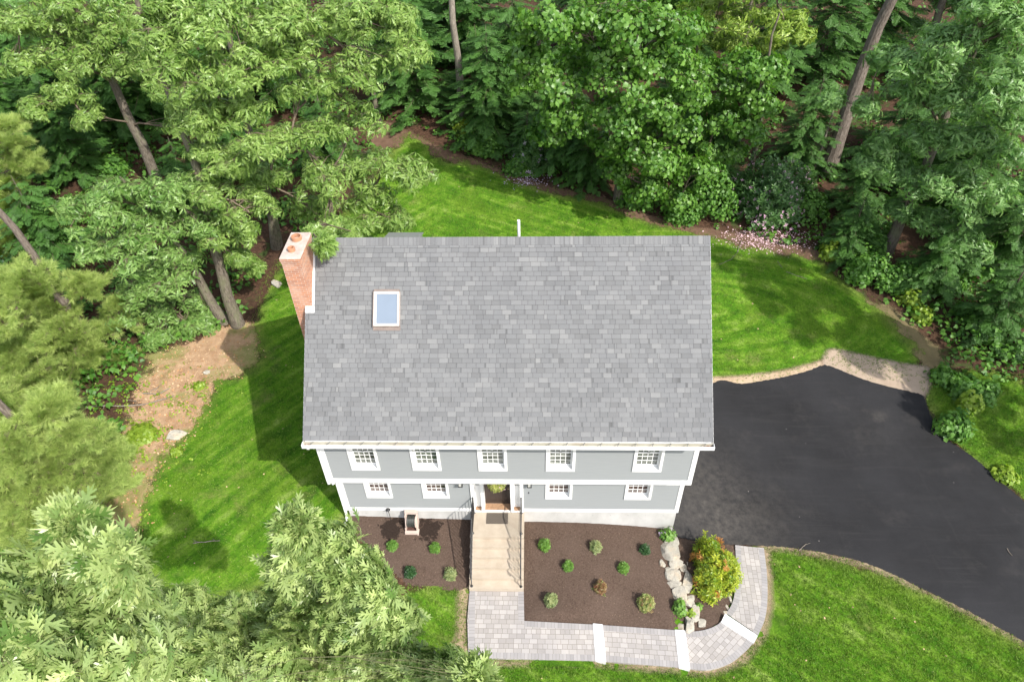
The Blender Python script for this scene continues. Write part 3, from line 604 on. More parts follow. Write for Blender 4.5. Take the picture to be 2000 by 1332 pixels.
def dustf(P):
    c = np.array([[7.0, 2.2], [7.5, .6], [15.0, 5.0]]); r = [1.9, 2.2, 1.2]; k = [.7, .85, .12]; d = np.zeros(len(P))
    for q, rr_, kk in zip(c, r, k): d = np.maximum(d, kk*np.exp(-((P-q)**2).sum(1)/rr_**2))
    sp = G(np.array([[1712., 812.]]))[0]; d = np.maximum(d, 1.1*np.exp(-(((P[:, 0]-sp[0]-.1)/.3)**2+((P[:, 1]-sp[1]+.05)/.18)**2))); return {'dust': d}
sheet('driveway', drive, asphalt_mat(), .021, .25, .3, dustf)
MULCH = mulch_mat()
def bed(name, poly, wet=()):
    def ex(P):
        w = np.zeros(len(P))
        for (x, y, r) in wet: w = np.maximum(w, np.clip(1.2-np.hypot(P[:, 0]-x, P[:, 1]-y)/r*.7, 0, 1))
        return {'wet': w}
    # crisp outline: clip grid by polygon with a fan of its own edge
    lo, hi = poly.min(0), poly.max(0); o = sheet(name, poly, MULCH, .02, .12, .1, ex)
    me = o.data; n = len(me.vertices); co = np.empty(n*3, np.float32); me.vertices.foreach_get('co', co); co = co.reshape(-1, 3)
    rg = np.random.default_rng(3); e = np.empty(n, np.float32); me.attributes['edge'].data.foreach_get('value', e)
    co[:, 2] += rg.normal(0, .006, n)+np.clip(e, 0, .3)*.12-np.where(e < 0, .03, 0); me.vertices.foreach_set('co', co.ravel()); me.update(); return o
p1, p2 = G(np.array([[764., 1035.], [838., 1035.]]))
bed('mulch_bed', wpoly([(-5.75, .1, 'w'),(-1.35, .1, 'w'),(917,1153),(880,1152),(800,1140),(745,1100),(700,1047),(684,1028)]), [(p1[0], p1[1], .38), (p2[0], p2[1], .46)])
bed('mulch_bed', wpoly([(.42, .1, 'w'),(5.7, .1, 'w'),(1312,1060),(1325,1150),(1345,1236),(1318,1235),(1160,1225),(1019,1217),(1017,1155)]))
bed('mulch_bed', wpoly([(1318,1052),(1345,1053),(1430,1066),(1440,1075),(1436,1150),(1425,1185),(1408,1220),(1372,1237),(1338,1239),(1315,1150)]))

# ------------------------------------------------------------------ walkway
def paver_mat():
    m = NT('concrete_pavers'); b = m.n('TexBrick'); m.l(m.uv(), b.inputs['Vector']); b.offset = .37; b.squash = .62; b.squash_frequency = 3; b.offset_frequency = 2
    b.inputs['Scale'].default_value = 1; b.inputs['Brick Width'].default_value = .25; b.inputs['Row Height'].default_value = .16; b.inputs['Mortar Size'].default_value = .005; b.inputs['Bias'].default_value = 0
    b.inputs['Color1'].default_value = (.315, .297, .28, 1); b.inputs['Color2'].default_value = (.42, .398, .378, 1); b.inputs['Mortar'].default_value = (.17, .15, .13, 1)
    f = m.noise(1.1, 4, .6); c = m.mix(.6, b.outputs[0], m.ramp(f, (.3, (.85, .85, .88)), (.7, (1.08, 1.05, 1.02))), 'MULTIPLY'); n = m.noise(70, 3, .7)
    c = m.mix(.3, c, m.ramp(n, (.3, (.75, .75, .75)), (.7, (1.2, 1.2, 1.2))), 'MULTIPLY'); m.set(c, .85, .2); m.bump(b.outputs['Fac'], -.4, .006); return m.m
def border_mat():
    m = NT('grey_border_pavers'); b = m.n('TexBrick'); m.l(m.uv(), b.inputs['Vector']); b.offset = 0
    b.inputs['Scale'].default_value = 1; b.inputs['Brick Width'].default_value = .11; b.inputs['Row Height'].default_value = .5; b.inputs['Mortar Size'].default_value = .004
    b.inputs['Color1'].default_value = (.275, .263, .26, 1); b.inputs['Color2'].default_value = (.355, .338, .33, 1); b.inputs['Mortar'].default_value = (.17, .155, .145, 1)
    m.set(b.outputs[0], .85, .2); return m.m
PAVER, BORDER = paver_mat(), border_mat()
GRANITE = concrete_mat('pale_granite', (.56, .56, .56), (.68, .68, .68), (.5, .48, .45), 3)
def lift(px, z): return onz(np.array(px, float), np.full(len(px), z))[:, :2]
def slab(mb, P, z, th, ang=0., mi=0):
    """flat slab from a polygon (fan from centroid), UVs in metres turned by ang"""
    c = P.mean(0); n = len(P); R = np.array([[cos(ang), sin(ang)], [-sin(ang), cos(ang)]])
    if sum(P[i][0]*P[(i+1) % n][1]-P[(i+1) % n][0]*P[i][1] for i in range(n)) < 0: P = P[::-1]
    mb.poly([(*p, z) for p in P], [tuple(R@p) for p in P], mi)
    for i in range(n):
        a, b = P[i], P[(i+1) % n]; mb.poly([(*a, z-th), (*b, z-th), (*b, z), (*a, z)], mi=mi)
def strip(mb, A, wd, z, side=1):
    """soldier course of pavers along polyline A, wd wide"""
    A = np.array(A); T = np.gradient(A, axis=0); T /= np.linalg.norm(T, axis=1)[:, None]; N = np.stack([-T[:, 1], T[:, 0]], 1)*side; B = A+N*wd
    s = np.r_[0, np.cumsum(np.linalg.norm(np.diff(A, axis=0), axis=1))]
    for i in range(len(A)-1):
        q = [(*A[i], z), (*A[i+1], z), (*B[i+1], z), (*B[i], z)]; u = [(s[i], .1), (s[i+1], .1), (s[i+1], .3), (s[i], .3)]
        if side < 0: q, u = q[::-1], u[::-1]
        mb.poly(q, u)
def dense(P, n=8):
    P = np.array(P, float); out = []
    Q = np.vstack([2*P[0]-P[1], P, 2*P[-1]-P[-2]])
    for i in range(1, len(Q)-2):
        a, b, c, d = Q[i-1:i+3]
        for t in np.linspace(0, 1, n, endpoint=False): out.append(.5*((2*b)+(-a+c)*t+(2*a-5*b+4*c-d)*t*t+(-a+3*b-3*c+d)*t**3))
    out.append(P[-1]); return np.array(out)
ZW = [-1.19, -1.325, -1.46, -1.60]
secs = []
A = lift([(917,1154),(1023,1154),(1024,1212),(1159,1219),(1164,1290),(915,1284)], ZW[0])
L1 = np.array([A[0], A[1], A[2], [A[0][0], A[2][1]]])
secs.append((A, ZW[0], 0.0, [(A[[5, 4]], 1), (A[[2, 3]], -1), (A[[1, 2]], -1), (A[[5, 0]], -1)]))
B_ = lift([(1177,1220),(1319,1230),(1327,1303),(1184,1291)], ZW[1]); secs.append((B_, ZW[1], -.05, [(B_[[3, 2]], 1), (B_[[0, 1]], -1)]))
in3 = dense(lift([(1338,1232),(1362,1232),(1385,1227),(1402,1219),(1410,1211)], ZW[2])); ou3 = dense(lift([(1348,1306),(1385,1307),(1425,1295),(1455,1272),(1473,1252)], ZW[2]))
secs.append((np.vstack([in3, ou3[::-1]]), ZW[2], .75, [(ou3, 1), (in3, -1)]))
in4 = dense(lift([(1418,1197),(1430,1178),(1436,1150),(1438,1110),(1436,1064)], ZW[3])); ou4 = dense(lift([(1481,1240),(1494,1208),(1499,1170),(1498,1120),(1492,1070)], ZW[3]))
secs.append((np.vstack([in4, ou4[::-1]]), ZW[3], 1.5, [(ou4, 1), (in4, -1)]))
mb = MB(); mbb = MB()
for k, (P, z, ang, edges) in enumerate(secs):
    if k == 0:
        slab(mb, np.array([A[0], A[1], A[2], [A[0][0]-.0, A[2][1]]]), z, .25, 0); slab(mb, np.array([[A[0][0], A[2][1]], A[2], A[3], A[4], A[5]]), z-.0, .25, 0)
    elif k == 1: slab(mb, P, z, .25, ang)
    else:
        h = len(P)//2; I, O = P[:h], P[h:][::-1]; s = np.r_[0, np.cumsum(np.linalg.norm(np.diff((I+O)/2, axis=0), axis=1))]
        for i in range(h-1):
            wv = lambda p: (p[0]*cos(ang)+p[1]*sin(ang), -p[0]*sin(ang)+p[1]*cos(ang))
            mb.poly([(*O[i], z), (*O[i+1], z), (*I[i+1], z), (*I[i], z)], [wv(q) for q in (O[i], O[i+1], I[i+1], I[i])])
            for E_ in (I, O): mb.poly([(*E_[i], z-.25), (*E_[i+1], z-.25), (*E_[i+1], z), (*E_[i], z)])
    for E_, sd_ in edges: strip(mbb, dense(E_, 6) if len(E_) == 2 else E_, .19, z+.003, sd_)
o = mb.build('walkway', PAVER); o['kind'] = 'structure'
o = mbb.build('walkway_border', BORDER); o['kind'] = 'structure'
gl_ = ['pale granite step across the walk directly below the mulch bed', 'pale granite step beside the last stones of the rock wall', 'slanted pale granite step on the curve of the walk']
for lab, px, z in zip(gl_, ([(1158,1217),(1177,1219),(1184,1292),(1163,1290)], [(1318,1229),(1338,1231),(1348,1306),(1326,1304)], [(1416,1198),(1480,1241),(1472,1256),(1408,1215)]), ZW):
    P = lift(px, z); mb = MB(); slab(mb, P, z+.012, .2); o = mb.build('granite_step', GRANITE); tag(o, lab, 'step', 'granite steps of the walkway')

# ------------------------------------------------------------------ foliage templates (triangles)
def leaf_tpl(half, L=1., droop=.25, fold=.12, curl=0.):
    """half outline: (t, width) stations from base to tip"""
    V = []; F = []
    for i, (t, w) in enumerate(half):
        z = -droop*t*t
        V += [(min(t, .97 if i < len(half)-1 else 1)*L*(.94 if w > .1 else 1), 0, z*L), (t*L, w*L, (z+fold*w-curl*w*w*4)*L), (t*L, -w*L, (z+fold*w-curl*w*w*4)*L)]
    for i in range(len(half)-1):
        a, b = 3*i, 3*i+3
        F += [(a, b, b+1), (a, b+1, a+1), (a, a+2, b+2), (a, b+2, b)]
    return np.array(V, float), np.array(F)
def oak_leaf(L, lobes, droop, fold):
    """narrow blade with forward pointing lobes on both sides"""
    st = [0, .14, .38, .62, .82, 1.04]; wd = [.008, .014, .05, .055, .04, .003]; V = []; F = []
    zz = lambda t, w: (-droop*t*t+fold*w-.9*fold*w*w*3)*L
    for t, w in zip(st, wd): V += [(t*L, 0, zz(t, 0)), (t*L, w*L, zz(t, w)), (t*L, -w*L, zz(t, w))]
    for i in range(len(st)-1):
        a, b = 3*i, 3*i+3; F += [(a, b, b+1), (a, b+1, a+1), (a, a+2, b+2), (a, b+2, b)]
    for t, w in lobes:
        for sg in (1, -1):
            c = len(V); V += [(q*L, sg*u*L, zz(q, u)) for q, u in ((t-.07, .03), (t+.06, .03), (t+.17, w*.78), (t+.12, w))]; F += [(c, c+1, c+2), (c, c+2, c+3)]
    return np.array(V, float), np.array(F)
OAK_BIG = [(.26, .15), (.43, .23), (.60, .245), (.77, .15)]
OAK_MID = [(.30, .12), (.52, .17), (.74, .13)]
MAPLE = [(0, .01), (.10, .10), (.28, .40), (.45, .30), (.55, .42), (.72, .17), (1, .01)]
ELLIP = [(0, .01), (.3, .15), (.62, .17), (1, .01)]
def rotz(a): c, s = cos(a), sin(a); return np.array([[c, -s, 0], [s, c, 0], [0, 0, 1.]])
def roty(a): c, s = cos(a), sin(a); return np.array([[c, 0, s], [0, 1, 0], [-s, 0, c]])
def rotx(a): c, s = cos(a), sin(a); return np.array([[1, 0, 0], [0, c, -s], [0, s, c]])
def rosette(half, n, rg, pitch=(-.1, .5), droop=.3, L=(.8, 1.1), off=.0, back=.35, fold=.15):
    V = []; F = []; T = []; c = 0
    for i in range(n):
        v, f = (oak_leaf if half[0][0] > 0 else lambda a_, h_, d_, f_: leaf_tpl(h_, a_, d_, f_))(rg.uniform(*L), half, rg.uniform(.6, 1.3)*droop, rg.uniform(.5, 1.6)*fold)
        R = rotz(i*2.4+rg.normal(0, .3))@roty(-rg.uniform(*pitch))@rotx(rg.normal(0, .35))
        v = v+np.array([.08+off, 0, 0]); v = v@R.T+np.array([0, 0, -back*i/n]); V.append(v); F.append(f+c); c += len(v); T.append(np.full(len(v), rg.normal(0, .13)))
    return np.vstack(V), np.vstack(F), np.concatenate(T)
def needle_tuft(n, rg, w=.035):
    V = []; F = []; T = []
    for i in range(n):
        R = rotz(rg.uniform(0, 2*pi))@roty(rg.uniform(.25, 1.25)); b = rg.uniform(0, .75)
        v = np.array([(-w, 0, 0), (w, 0, 0), (0, 0, 1.)])*np.array([1, 1, rg.uniform(.7, 1.05)]); v = v@R.T+np.array([0, 0, b]); V.append(v); F.append(np.array([[0, 1, 2]])+3*i); T.append(np.full(3, rg.normal(0, .15)))
    return np.vstack(V), np.vstack(F), np.concatenate(T)
def frond(rg, n=13):
    """flat feathery hemlock spray along +x"""
    V = []; F = []; c = 0
    for i in range(n):
        t = (i+.5)/n; l = .42*(1-t)**.7+.05
        for s in (-1, 1):
            a = s*rg.uniform(.7, 1.1); d = np.array([cos(a), sin(a)]); o = np.array([t, 0]); nrm = np.array([-d[1], d[0]])
            for k in range(2):
                p0 = o+d*l*k*.45; p1 = o+d*l*(k*.45+.6); w = .035*(1.1-.4*k)
                z0, z1 = -.12*t*t-.08*k*l, -.12*t*t-.2*l
                V += [(*(p0+nrm*w*.4), z0), (*(p0-nrm*w*.4), z0), (*(p1-nrm*w), z1+rg.normal(0, .02)), (*(p1+nrm*w), z1+rg.normal(0, .02))]; F += [(c, c+1, c+2), (c, c+2, c+3)]; c += 4
    V = np.array(V); return V, np.array(F), np.zeros(len(V))
_rt = np.random.default_rng(11)
TPL = {
 'oak_big': [rosette(OAK_BIG, 6, _rt, (-.75, .35), .42, (.75, 1.15), fold=.35) for _ in range(5)],
 'oak': [rosette(OAK_MID, 8, _rt, (-.75, .15), .45, (.7, 1.15), fold=.35, back=.25) for _ in range(5)],
 'maple': [rosette(MAPLE, 6, _rt, (-.8, .1), .3, (.7, 1.05), .35, .6) for _ in range(4)],
 'shrub': [rosette(ELLIP, 9, _rt, (0, .9), .15, (.6, 1.05), 0, .8) for _ in range(4)],
 'tuft': [needle_tuft(30, _rt) for _ in range(4)],
 'frond': [frond(_rt) for _ in range(3)],
}
def frames(Z, rg):
    """rotation matrices whose third column is Z, spun at random"""
    Z = Z/np.linalg.norm(Z, axis=1)[:, None]; r = rg.normal(size=Z.shape); X = np.cross(r, Z); X /= np.linalg.norm(X, axis=1)[:, None]; Y = np.cross(Z, X); return np.stack([X, Y, Z], 2)
def scatter(tpls, P, R, S, tint, rg):
    """instances of the templates baked into one vertex/face array"""
    V = []; F = []; T = []; c = 0; which = rg.integers(0, len(tpls), len(P))
    for k, (tv, tf, tt) in enumerate(tpls):
        m = which == k; n = m.sum()
        if n == 0: continue
        v = np.einsum('nij,vj->nvi', R[m]*S[m][:, None, None], tv)+P[m][:, None, :]
        V.append(v.reshape(-1, 3)); F.append((tf[None]+np.arange(n)[:, None, None]*len(tv)).reshape(-1, 3)+c); c += n*len(tv); T.append((tint[m][:, None]+tt[None]).ravel())
    return np.vstack(V), np.vstack(F), np.clip(np.concatenate(T), 0, 1)
def prisms(A, B, ra, rb, n=4):
    A = np.asarray(A, float); B = np.asarray(B, float); N = len(A); D = B-A; D /= np.linalg.norm(D, axis=1)[:, None]+1e-9
    ref = np.where(abs(D[:, 2:3]) < .9, [[0, 0, 1.]], [[1., 0, 0]]); X = np.cross(ref, D); X /= np.linalg.norm(X, axis=1)[:, None]+1e-9; Y = np.cross(D, X)
    th = np.arange(n)*2*pi/n; ring = X[:, None]*np.cos(th)[None, :, None]+Y[:, None]*np.sin(th)[None, :, None]
    va = A[:, None]+ring*np.broadcast_to(ra, N)[:, None, None]; vb = B[:, None]+ring*np.broadcast_to(rb, N)[:, None, None]
    V = np.concatenate([va, vb], 1).reshape(-1, 3); k = np.arange(n); q = np.stack([k, (k+1) % n, (k+1) % n+n, k+n], 1); F = (q[None]+np.arange(N)[:, None, None]*2*n).reshape(-1, 4); return V, F
def curve(a, b, sag, rg, n=5):
    a = np.array(a); b = np.array(b); t = np.linspace(0, 1, n)[:, None]; L = np.linalg.norm(b-a); p = a+(b-a)*t
    w = np.cumsum(rg.normal(0, .035*L, (n, 3)), 0); w -= w[-1]*t; p = p+w*np.sin(pi*t)+np.array([0, 0, sag*L])*np.sin(pi*t); p[0] = a; p[-1] = b; return p
class Wood:
    def __init__(s): s.A = []; s.B = []; s.ra = []; s.rb = []
    def path(s, P, r0, r1):
        n = len(P)-1; rr = np.linspace(r0, r1, n+1)
        for i in range(n): s.A.append(P[i]); s.B.append(P[i+1]); s.ra.append(rr[i]); s.rb.append(rr[i+1])
    def arrays(s, n=5): return prisms(np.array(s.A), np.array(s.B), np.array(s.ra), np.array(s.rb), n)
def trunk_path(base, top, rg, n=10, wob=.12):
    t = np.linspace(0, 1, n)[:, None]; p = np.array(base)+(np.array(top)-np.array(base))*t; w = np.cumsum(rg.normal(0, wob, (n, 3)), 0); w -= w[-1]*t; w[:, 2] = 0; return p+w*np.minimum(t*4, 1)
def axis_at(path, z):
    zz = path[:, 2]; return np.array([np.interp(z, zz, path[:, 0]), np.interp(z, zz, path[:, 1]), z])

LEAF_OAK = leafmat('oak_leaves', (.115, .235, .034), (.35, .49, .135), .40, .36)
LEAF_OAK2 = leafmat('oak_leaves_deep', (.10, .225, .038), (.31, .47, .14), .39, .36)
LEAF_OAKR = leafmat('oak_leaves_blue', (.085, .21, .045), (.30, .49, .16), .38, .36)
LEAF_FRONT = leafmat('oak_leaves_pale', (.13, .24, .055), (.56, .66, .27), .42, .34, (1., 1.1, .55))
LEAF_MAPLE = leafmat('maple_leaves', (.055, .165, .022), (.19, .36, .06), .38, .40)
LEAF_YEL = leafmat('oak_leaves_yellow', (.13, .25, .025), (.38, .50, .09), .38, .42)
NEEDLE = leafmat('pine_needles', (.21, .32, .075), (.52, .61, .20), .45, .6)
HEMLOCK = leafmat('hemlock_needles', (.034, .10, .015), (.09, .215, .035), .3, .6)
BARK_OAK = barkmat('oak_bark', (.075, .06, .045), (.21, .18, .145), (.17, .18, .10))
BARK_PINE = barkmat('pine_bark', (.08, .062, .05), (.22, .185, .155))
BARK_GREY = barkmat('grey_bark', (.16, .135, .11), (.30, .265, .22))
TWIG_DARK = barkmat('young_twig_bark', (.10, .10, .05), (.20, .20, .10))
TWIG = barkmat('twig_bark', (.10, .075, .055), (.24, .19, .14))

def blob_at(px, py, rpx, cx, cy, push):
    d = rays(np.array([px, py], float)); dh = d[:2]; t = max(3., ((cx-CAMP[0])*dh[0]+(cy-CAMP[1])*dh[1])/(dh@dh)+push)
    return CAMP+d*t, rpx*t/FPX
def tree(name, label, cat, base, top, r0, blobs, tpl, mat, bark, L, seed, dens=1., centre=None, push=-.9, up=.8, flat=.55, sprays=9, per=11, trunk_pts=None, twig=.006, group=None, tmin=4., limb_r=.07, low=0., spread=1., wind=(0, 0, 0), plume=False, rising=False):
    """blobs: picture position and radius of each leafy bough; depth comes from the crown's centre line (+push)"""
    rg = np.random.default_rng(seed); base = np.array(base, float); top = np.array(top, float)
    path = trunk_path(base, top, rg) if trunk_pts is None else np.vstack([curve(a, b, 0, rg, 4)[:-1] for a, b in zip(trunk_pts[:-1], trunk_pts[1:])]+[[trunk_pts[-1]]])
    root = empty(name, base, label, cat, group)
    mb = MB(); n = len(path); rr = [r0*(1-.75*i/(n-1))+(.28*r0 if i == 0 else 0) for i in range(n)]
    pp = path.copy(); pp[0, 2] -= .25; mb.tube(pp, rr, 12); tr = mb.build('trunk', bark, root, True)
    cxy = centre if centre is not None else .5*(path[len(path)//2, :2]+path[-1, :2])
    wood = Wood(); P = []; Z = []; cs = []
    for b in blobs:
        px, py, rp = b[:3]; c, r = blob_at(px, py, rp, cxy[0], cxy[1], push+(b[3] if len(b) > 3 else 0)+rg.normal(0, .35)); cs.append((np.hypot(*(c[:2]-axis_at(path, c[2])[:2])), c, r))
    if rising: cs = [c_ for _, c_ in sorted(zip([-b[1] for b in blobs], cs), key=lambda q: q[0])]
    else: cs.sort(key=lambda q: q[0])
    done = []
    for hd, c, r in cs:                                         # every bough grows from the trunk or from a bough nearer to it
        za = np.clip(c[2]-.45*hd-r*.5-low, base[2]+.3*(top[2]-base[2]), path[-1, 2]-.05); a = axis_at(path, za); da = np.linalg.norm(c-a); src_r = limb_r
        for c2, r2 in done:
            d2 = np.linalg.norm(c-c2)*1.25
            if d2 < da and c2[2] < c[2]+3.: da = d2; a = c2+np.array([0, 0, -.2*r2]); src_r = limb_r*.7
        done.append((c, r)); lp = curve(a, c+np.array([0, 0, -.15*r]), .06, rg, 6); wood.path(lp, src_r*max(.5, min(1.4, r)), limb_r*.35)
        ns = max(3, int(sprays*1.45*dens)); u = rg.normal(size=(ns, 3)); u /= np.linalg.norm(u, axis=1)[:, None]; u[:, 2] = np.where(u[:, 2] < -.35, -u[:, 2]*.6, u[:, 2])
        sp = c+u*np.array([r*.78, r*.78, r*.62])*(rg.uniform(.3, 1, (ns, 1))**.6*rg.choice([.9, 1., 1.3], (ns, 1)))
        for q in sp:
            k = rg.integers(2, 6); bp = curve(lp[k], q, .05, rg, 4); wood.path(bp, limb_r*.3, limb_r*.1)
            sr = r*rg.uniform(.22, .58)*spread; m = max(3, int(per*1.2*(sr/(.4*r))**1.2*rg.uniform(.8, 1.2))); an = rg.uniform(0, 2*pi, m); rad_ = sr*np.sqrt(rg.uniform(0, 1, m)); out = q-c; out[2] *= .4; out = out/(np.linalg.norm(out)+1e-6)
            pts = q+np.stack([np.cos(an)*rad_, np.sin(an)*rad_, -.30*rad_**2/sr+rg.normal(0, .10*sr, m)], 1)+out*sr*.3
            if plume:                                            # feathery boughs reaching out from the stem and up at the tip
                od = q-axis_at(path, q[2]); od[2] = 0; od = od/(np.linalg.norm(od)+1e-6)+rg.normal(0, .35, 3); od /= np.linalg.norm(od); sl_ = rg.uniform(-1.1, 1., m)*sr*1.5; lat = np.cross(od, [0, 0, 1.]); lw = sr*.5*(1-.45*np.clip(sl_/sr/1.5, 0, 1))
                pts = q+od*sl_[:, None]+lat*(rg.normal(0, .55, m)*lw)[:, None]+np.array([0, 0, 1.])*(.10*sl_**2/sr+rg.normal(0, .07*sr, m))[:, None]
            for w in pts: wood.A.append(q); wood.B.append(w); wood.ra.append(twig); wood.rb.append(twig*.5)
            dirs = (pts-q)*.8/sr+out*.35+np.array([0, 0, up])+np.array(wind)+rg.normal(0, .25, (m, 3)); dirs = dirs+(od*.9 if plume else 0); P.append(pts); Z.append(dirs)
    P = np.vstack(P); Z = np.vstack(Z); N = len(P); S = L*rg.uniform(.75, 1.2, N); tint = np.clip(rg.normal(.5, .2, N), 0, 1)
    V, F = wood.arrays(4); bulk('branches', V, F, TWIG_DARK if tpl == 'oak_big' else (TWIG if bark is not BARK_GREY else BARK_GREY), tr)
    V, F, T = scatter(TPL[tpl], P, frames(Z, rg), S, tint, rg); bulk('crown', V, F, mat, root, {'tint': T}); return root
gp = lambda x, y: G(np.array([[x, y]], float))[0]
def up_from(b, h, dx=0., dy=0.): return np.array(b)+np.array([dx, dy, h])

# ---- upper left oaks
b = gp(540, 482)
tree('oak_tree', 'tall bright green oak spreading towards the chimney with its trunk right behind it', 'tree', b, up_from(b, 15, 1.2, -.5), .26,
  [(760,55,62),(705,140,75),(795,105,48),(640,55,75),(600,170,78),(690,250,72),(745,325,68),(640,330,76),(800,335,42),(560,270,70),(715,395,62),(620,415,50),(570,110,70),(655,440,36,-4.),(770,430,42),(610,452,14,-9.),(636,474,11,-11.8),(690,450,24,-5.),(560,20,60),(690,20,60),(775,20,40),(520,350,45)],
  'oak', LEAF_OAK, BARK_OAK, 0.32, 21, 1., centre=(b[0]+3.2, b[1]-2.2), sprays=10, per=11.5)
b = gp(465, 634)
tree('oak_tree', 'upright oak of two joined trunks standing left of the chimney', 'tree', b, up_from(b, 14.5, .4, 0.6), .27,
  [(480,55,75),(400,140,78),(475,225,72),(415,35,65),(515,300,60),(325,75,70),(450,455,48),(490,410,52),(395,60,50),(420,375,55),(465,500,26),(340,20,55),(470,130,65),(540,40,50),(400,245,50),(365,205,46),(430,200,50),(385,300,36),(500,520,18),(380,230,45),(440,320,55)],
  'oak', LEAF_OAK, BARK_OAK, 0.32, 22, 1., sprays=10, per=11.5)
b = gp(441, 628); t0 = b; t1 = onz(np.array([385., 505.]), np.array(4.2)); t1 = t1
tree('oak_tree', 'leaning oak whose trunk tilts left over the bare soil', 'tree', b, up_from(b, 7.2, -2.3, .5), .24,
  [(180,415,66),(250,475,70),(320,445,70),(270,555,68),(340,600,56),(385,632,42),(215,385,58),(330,375,66),(305,660,34),(400,425,45),(140,400,36),(340,520,60),(180,480,36),(415,610,24),(240,620,30),(370,665,22)],
  'oak', LEAF_OAK2, BARK_OAK, 0.32, 23, 1., sprays=10, per=11.5)
b = gp(318, 380)
tree('oak_tree', 'crooked grey oak at the top left with mossy trunk showing through a gap', 'tree', b, up_from(b, 13, -1.3, .8), .30,
  [(130,90,66),(205,60,68),(95,40,58),(250,120,56),(130,185,48),(280,45,60),(35,125,44),(170,130,56),(240,20,60),(30,40,46),(150,15,60),(60,210,30),(170,225,34),(330,150,40),(290,55,48,-2.6),(312,120,44,-2.6),(326,175,40,-2.2),(350,250,40,-1.)],
  'oak', LEAF_OAK, BARK_OAK, 0.32, 24, 1., sprays=10, per=11.5)
# ---- left white pines
for lab, px, rc, h, blobs, sd_ in (
  ('soft pale white pine at the left edge above the other pines', (60, 470), .2, 12, [(15,290,52),(38,330,40),(20,420,52),(50,480,55),(95,455,32),(10,370,40),(70,545,50),(20,540,50),(15,250,30),(60,430,50),(20,470,50)], 31),
  ('broad pale white pine at the left edge beside the bare soil', (190, 700), .22, 12, [(100,610,60),(55,680,72),(130,700,62),(85,775,75),(30,765,60),(150,760,50),(30,620,60),(115,655,50),(165,800,36),(60,840,50),(10,700,50),(110,740,60),(60,560,50),(10,560,50),(170,700,40),(10,830,50),(228,640,36),(205,760,44),(240,705,28),(165,565,38),(215,830,34),(240,600,24)], 32),
  ('darker white pine at the left edge behind the pale oak leaves', (205, 1000), .2, 11, [(120,900,72),(60,935,75),(185,920,58),(175,985,48),(45,1005,56),(110,850,58),(225,950,34),(110,990,55),(30,880,50),(20,960,50),(210,890,30),(70,1040,40),(150,860,50),(20,1010,40),(110,800,40)], 33)):
    b = gp(*px)
    tree('pine_tree', lab, 'tree', b, up_from(b, h, -1.0, 0), rc, blobs, 'tuft', NEEDLE, BARK_PINE, .25, sd_, 1., spread=.85, plume=True, sprays=13, per=36, up=.35, twig=.005, limb_r=.035)
# ---- big foreground oak near the camera
b = np.array([-4.6, -12.6, float(gz(-4.6, -12.6))])
tree('oak_tree', 'pale silvery oak with large lobed leaves at the lower left in front of the lawn', 'tree', b, up_from(b, 15.2, .3, .2), .28,
  [(150,1022,22,.6),(180,1052,36,.5),(205,1085,44,.3),(240,1120,46,.2),(270,1165,40,.2),(40,1150,66),(20,1230,78),(110,1215,66),(60,1300,90),(170,1290,86),(260,1265,74),(330,1300,80),(400,1330,70),
   (215,1180,40,1.5),(300,1200,44,1.8),(370,1190,50,2.4),(440,1210,56,2.6),(430,1280,56,1.6),(500,1250,60,2.2),(510,1180,50,3.),(540,1310,74,.8),
   (585,1025,26,2.),(600,1062,40,2.),(560,1100,34,2.4),(650,1075,46,2.),(690,1110,50,2.),(735,1135,46,1.9),(620,1140,56,2.2),(690,1190,60,1.6),(770,1195,42,1.7),(600,1220,64,1.8),(660,1280,74,1.),(740,1270,60,1.2),(815,1290,50,.9),(880,1312,34,.6),(940,1326,24,.3),(790,1320,50,.6)],
  'oak_big', LEAF_FRONT, BARK_OAK, .225, 41, 1., centre=(-3.9, -12.2), sprays=9, per=8, twig=.004, limb_r=.008, up=.25, wind=(.35, .3, 0), rising=True)
# ---- behind the house
b = gp(903, 226)
tree('pine_tree', 'tall bare grey pine trunk rising behind the house left of the maple', 'tree', b, up_from(b, 17, -.3, 0), .25, [(840,-330,90),(800,-420,110),(900,-430,110),(850,-520,120),(880,-380,70)], 'tuft', NEEDLE, BARK_GREY, .22, 51, .7, sprays=8, per=10, limb_r=.06)
b = gp(742, 242)
tree('oak_tree', 'slender oak trunk at the back of the lawn behind the bright oak', 'tree', b, up_from(b, 12, -.6, 0), .17, [(690,60,60),(640,-40,80),(720,-60,80),(670,-150,90),(780,30,40),(740,110,44)], 'oak', LEAF_OAK2, BARK_OAK, .3, 52, .8)
b = gp(1211, 390)
tree('maple_tree', 'large dense maple with broad green leaves at the back edge of the lawn', 'tree', b, up_from(b, 13.5, .2, .3), .34,
  [(1065,40,56),(1150,55,80),(1250,45,78),(1040,120,46),(1100,145,70),(1200,150,78),(1290,135,66),(1130,225,58),(1215,225,58),(1250,285,58),(1185,285,46,.6),(1100,235,48),(1072,262,36),(1320,245,54),(1290,318,48),(1322,392,36,1.5),(1350,340,46,1.),(1205,330,36,.8),(1260,365,38,1.),(1030,60,36),(1180,100,60),(1330,60,56),(1020,165,28),(1280,210,56),(1340,190,40)],
  'maple', LEAF_MAPLE, BARK_OAK, .27, 53, 1., centre=(b[0]-.2, b[1]-1.5), sprays=10, per=13, up=.25)
b = gp(1462, 345)
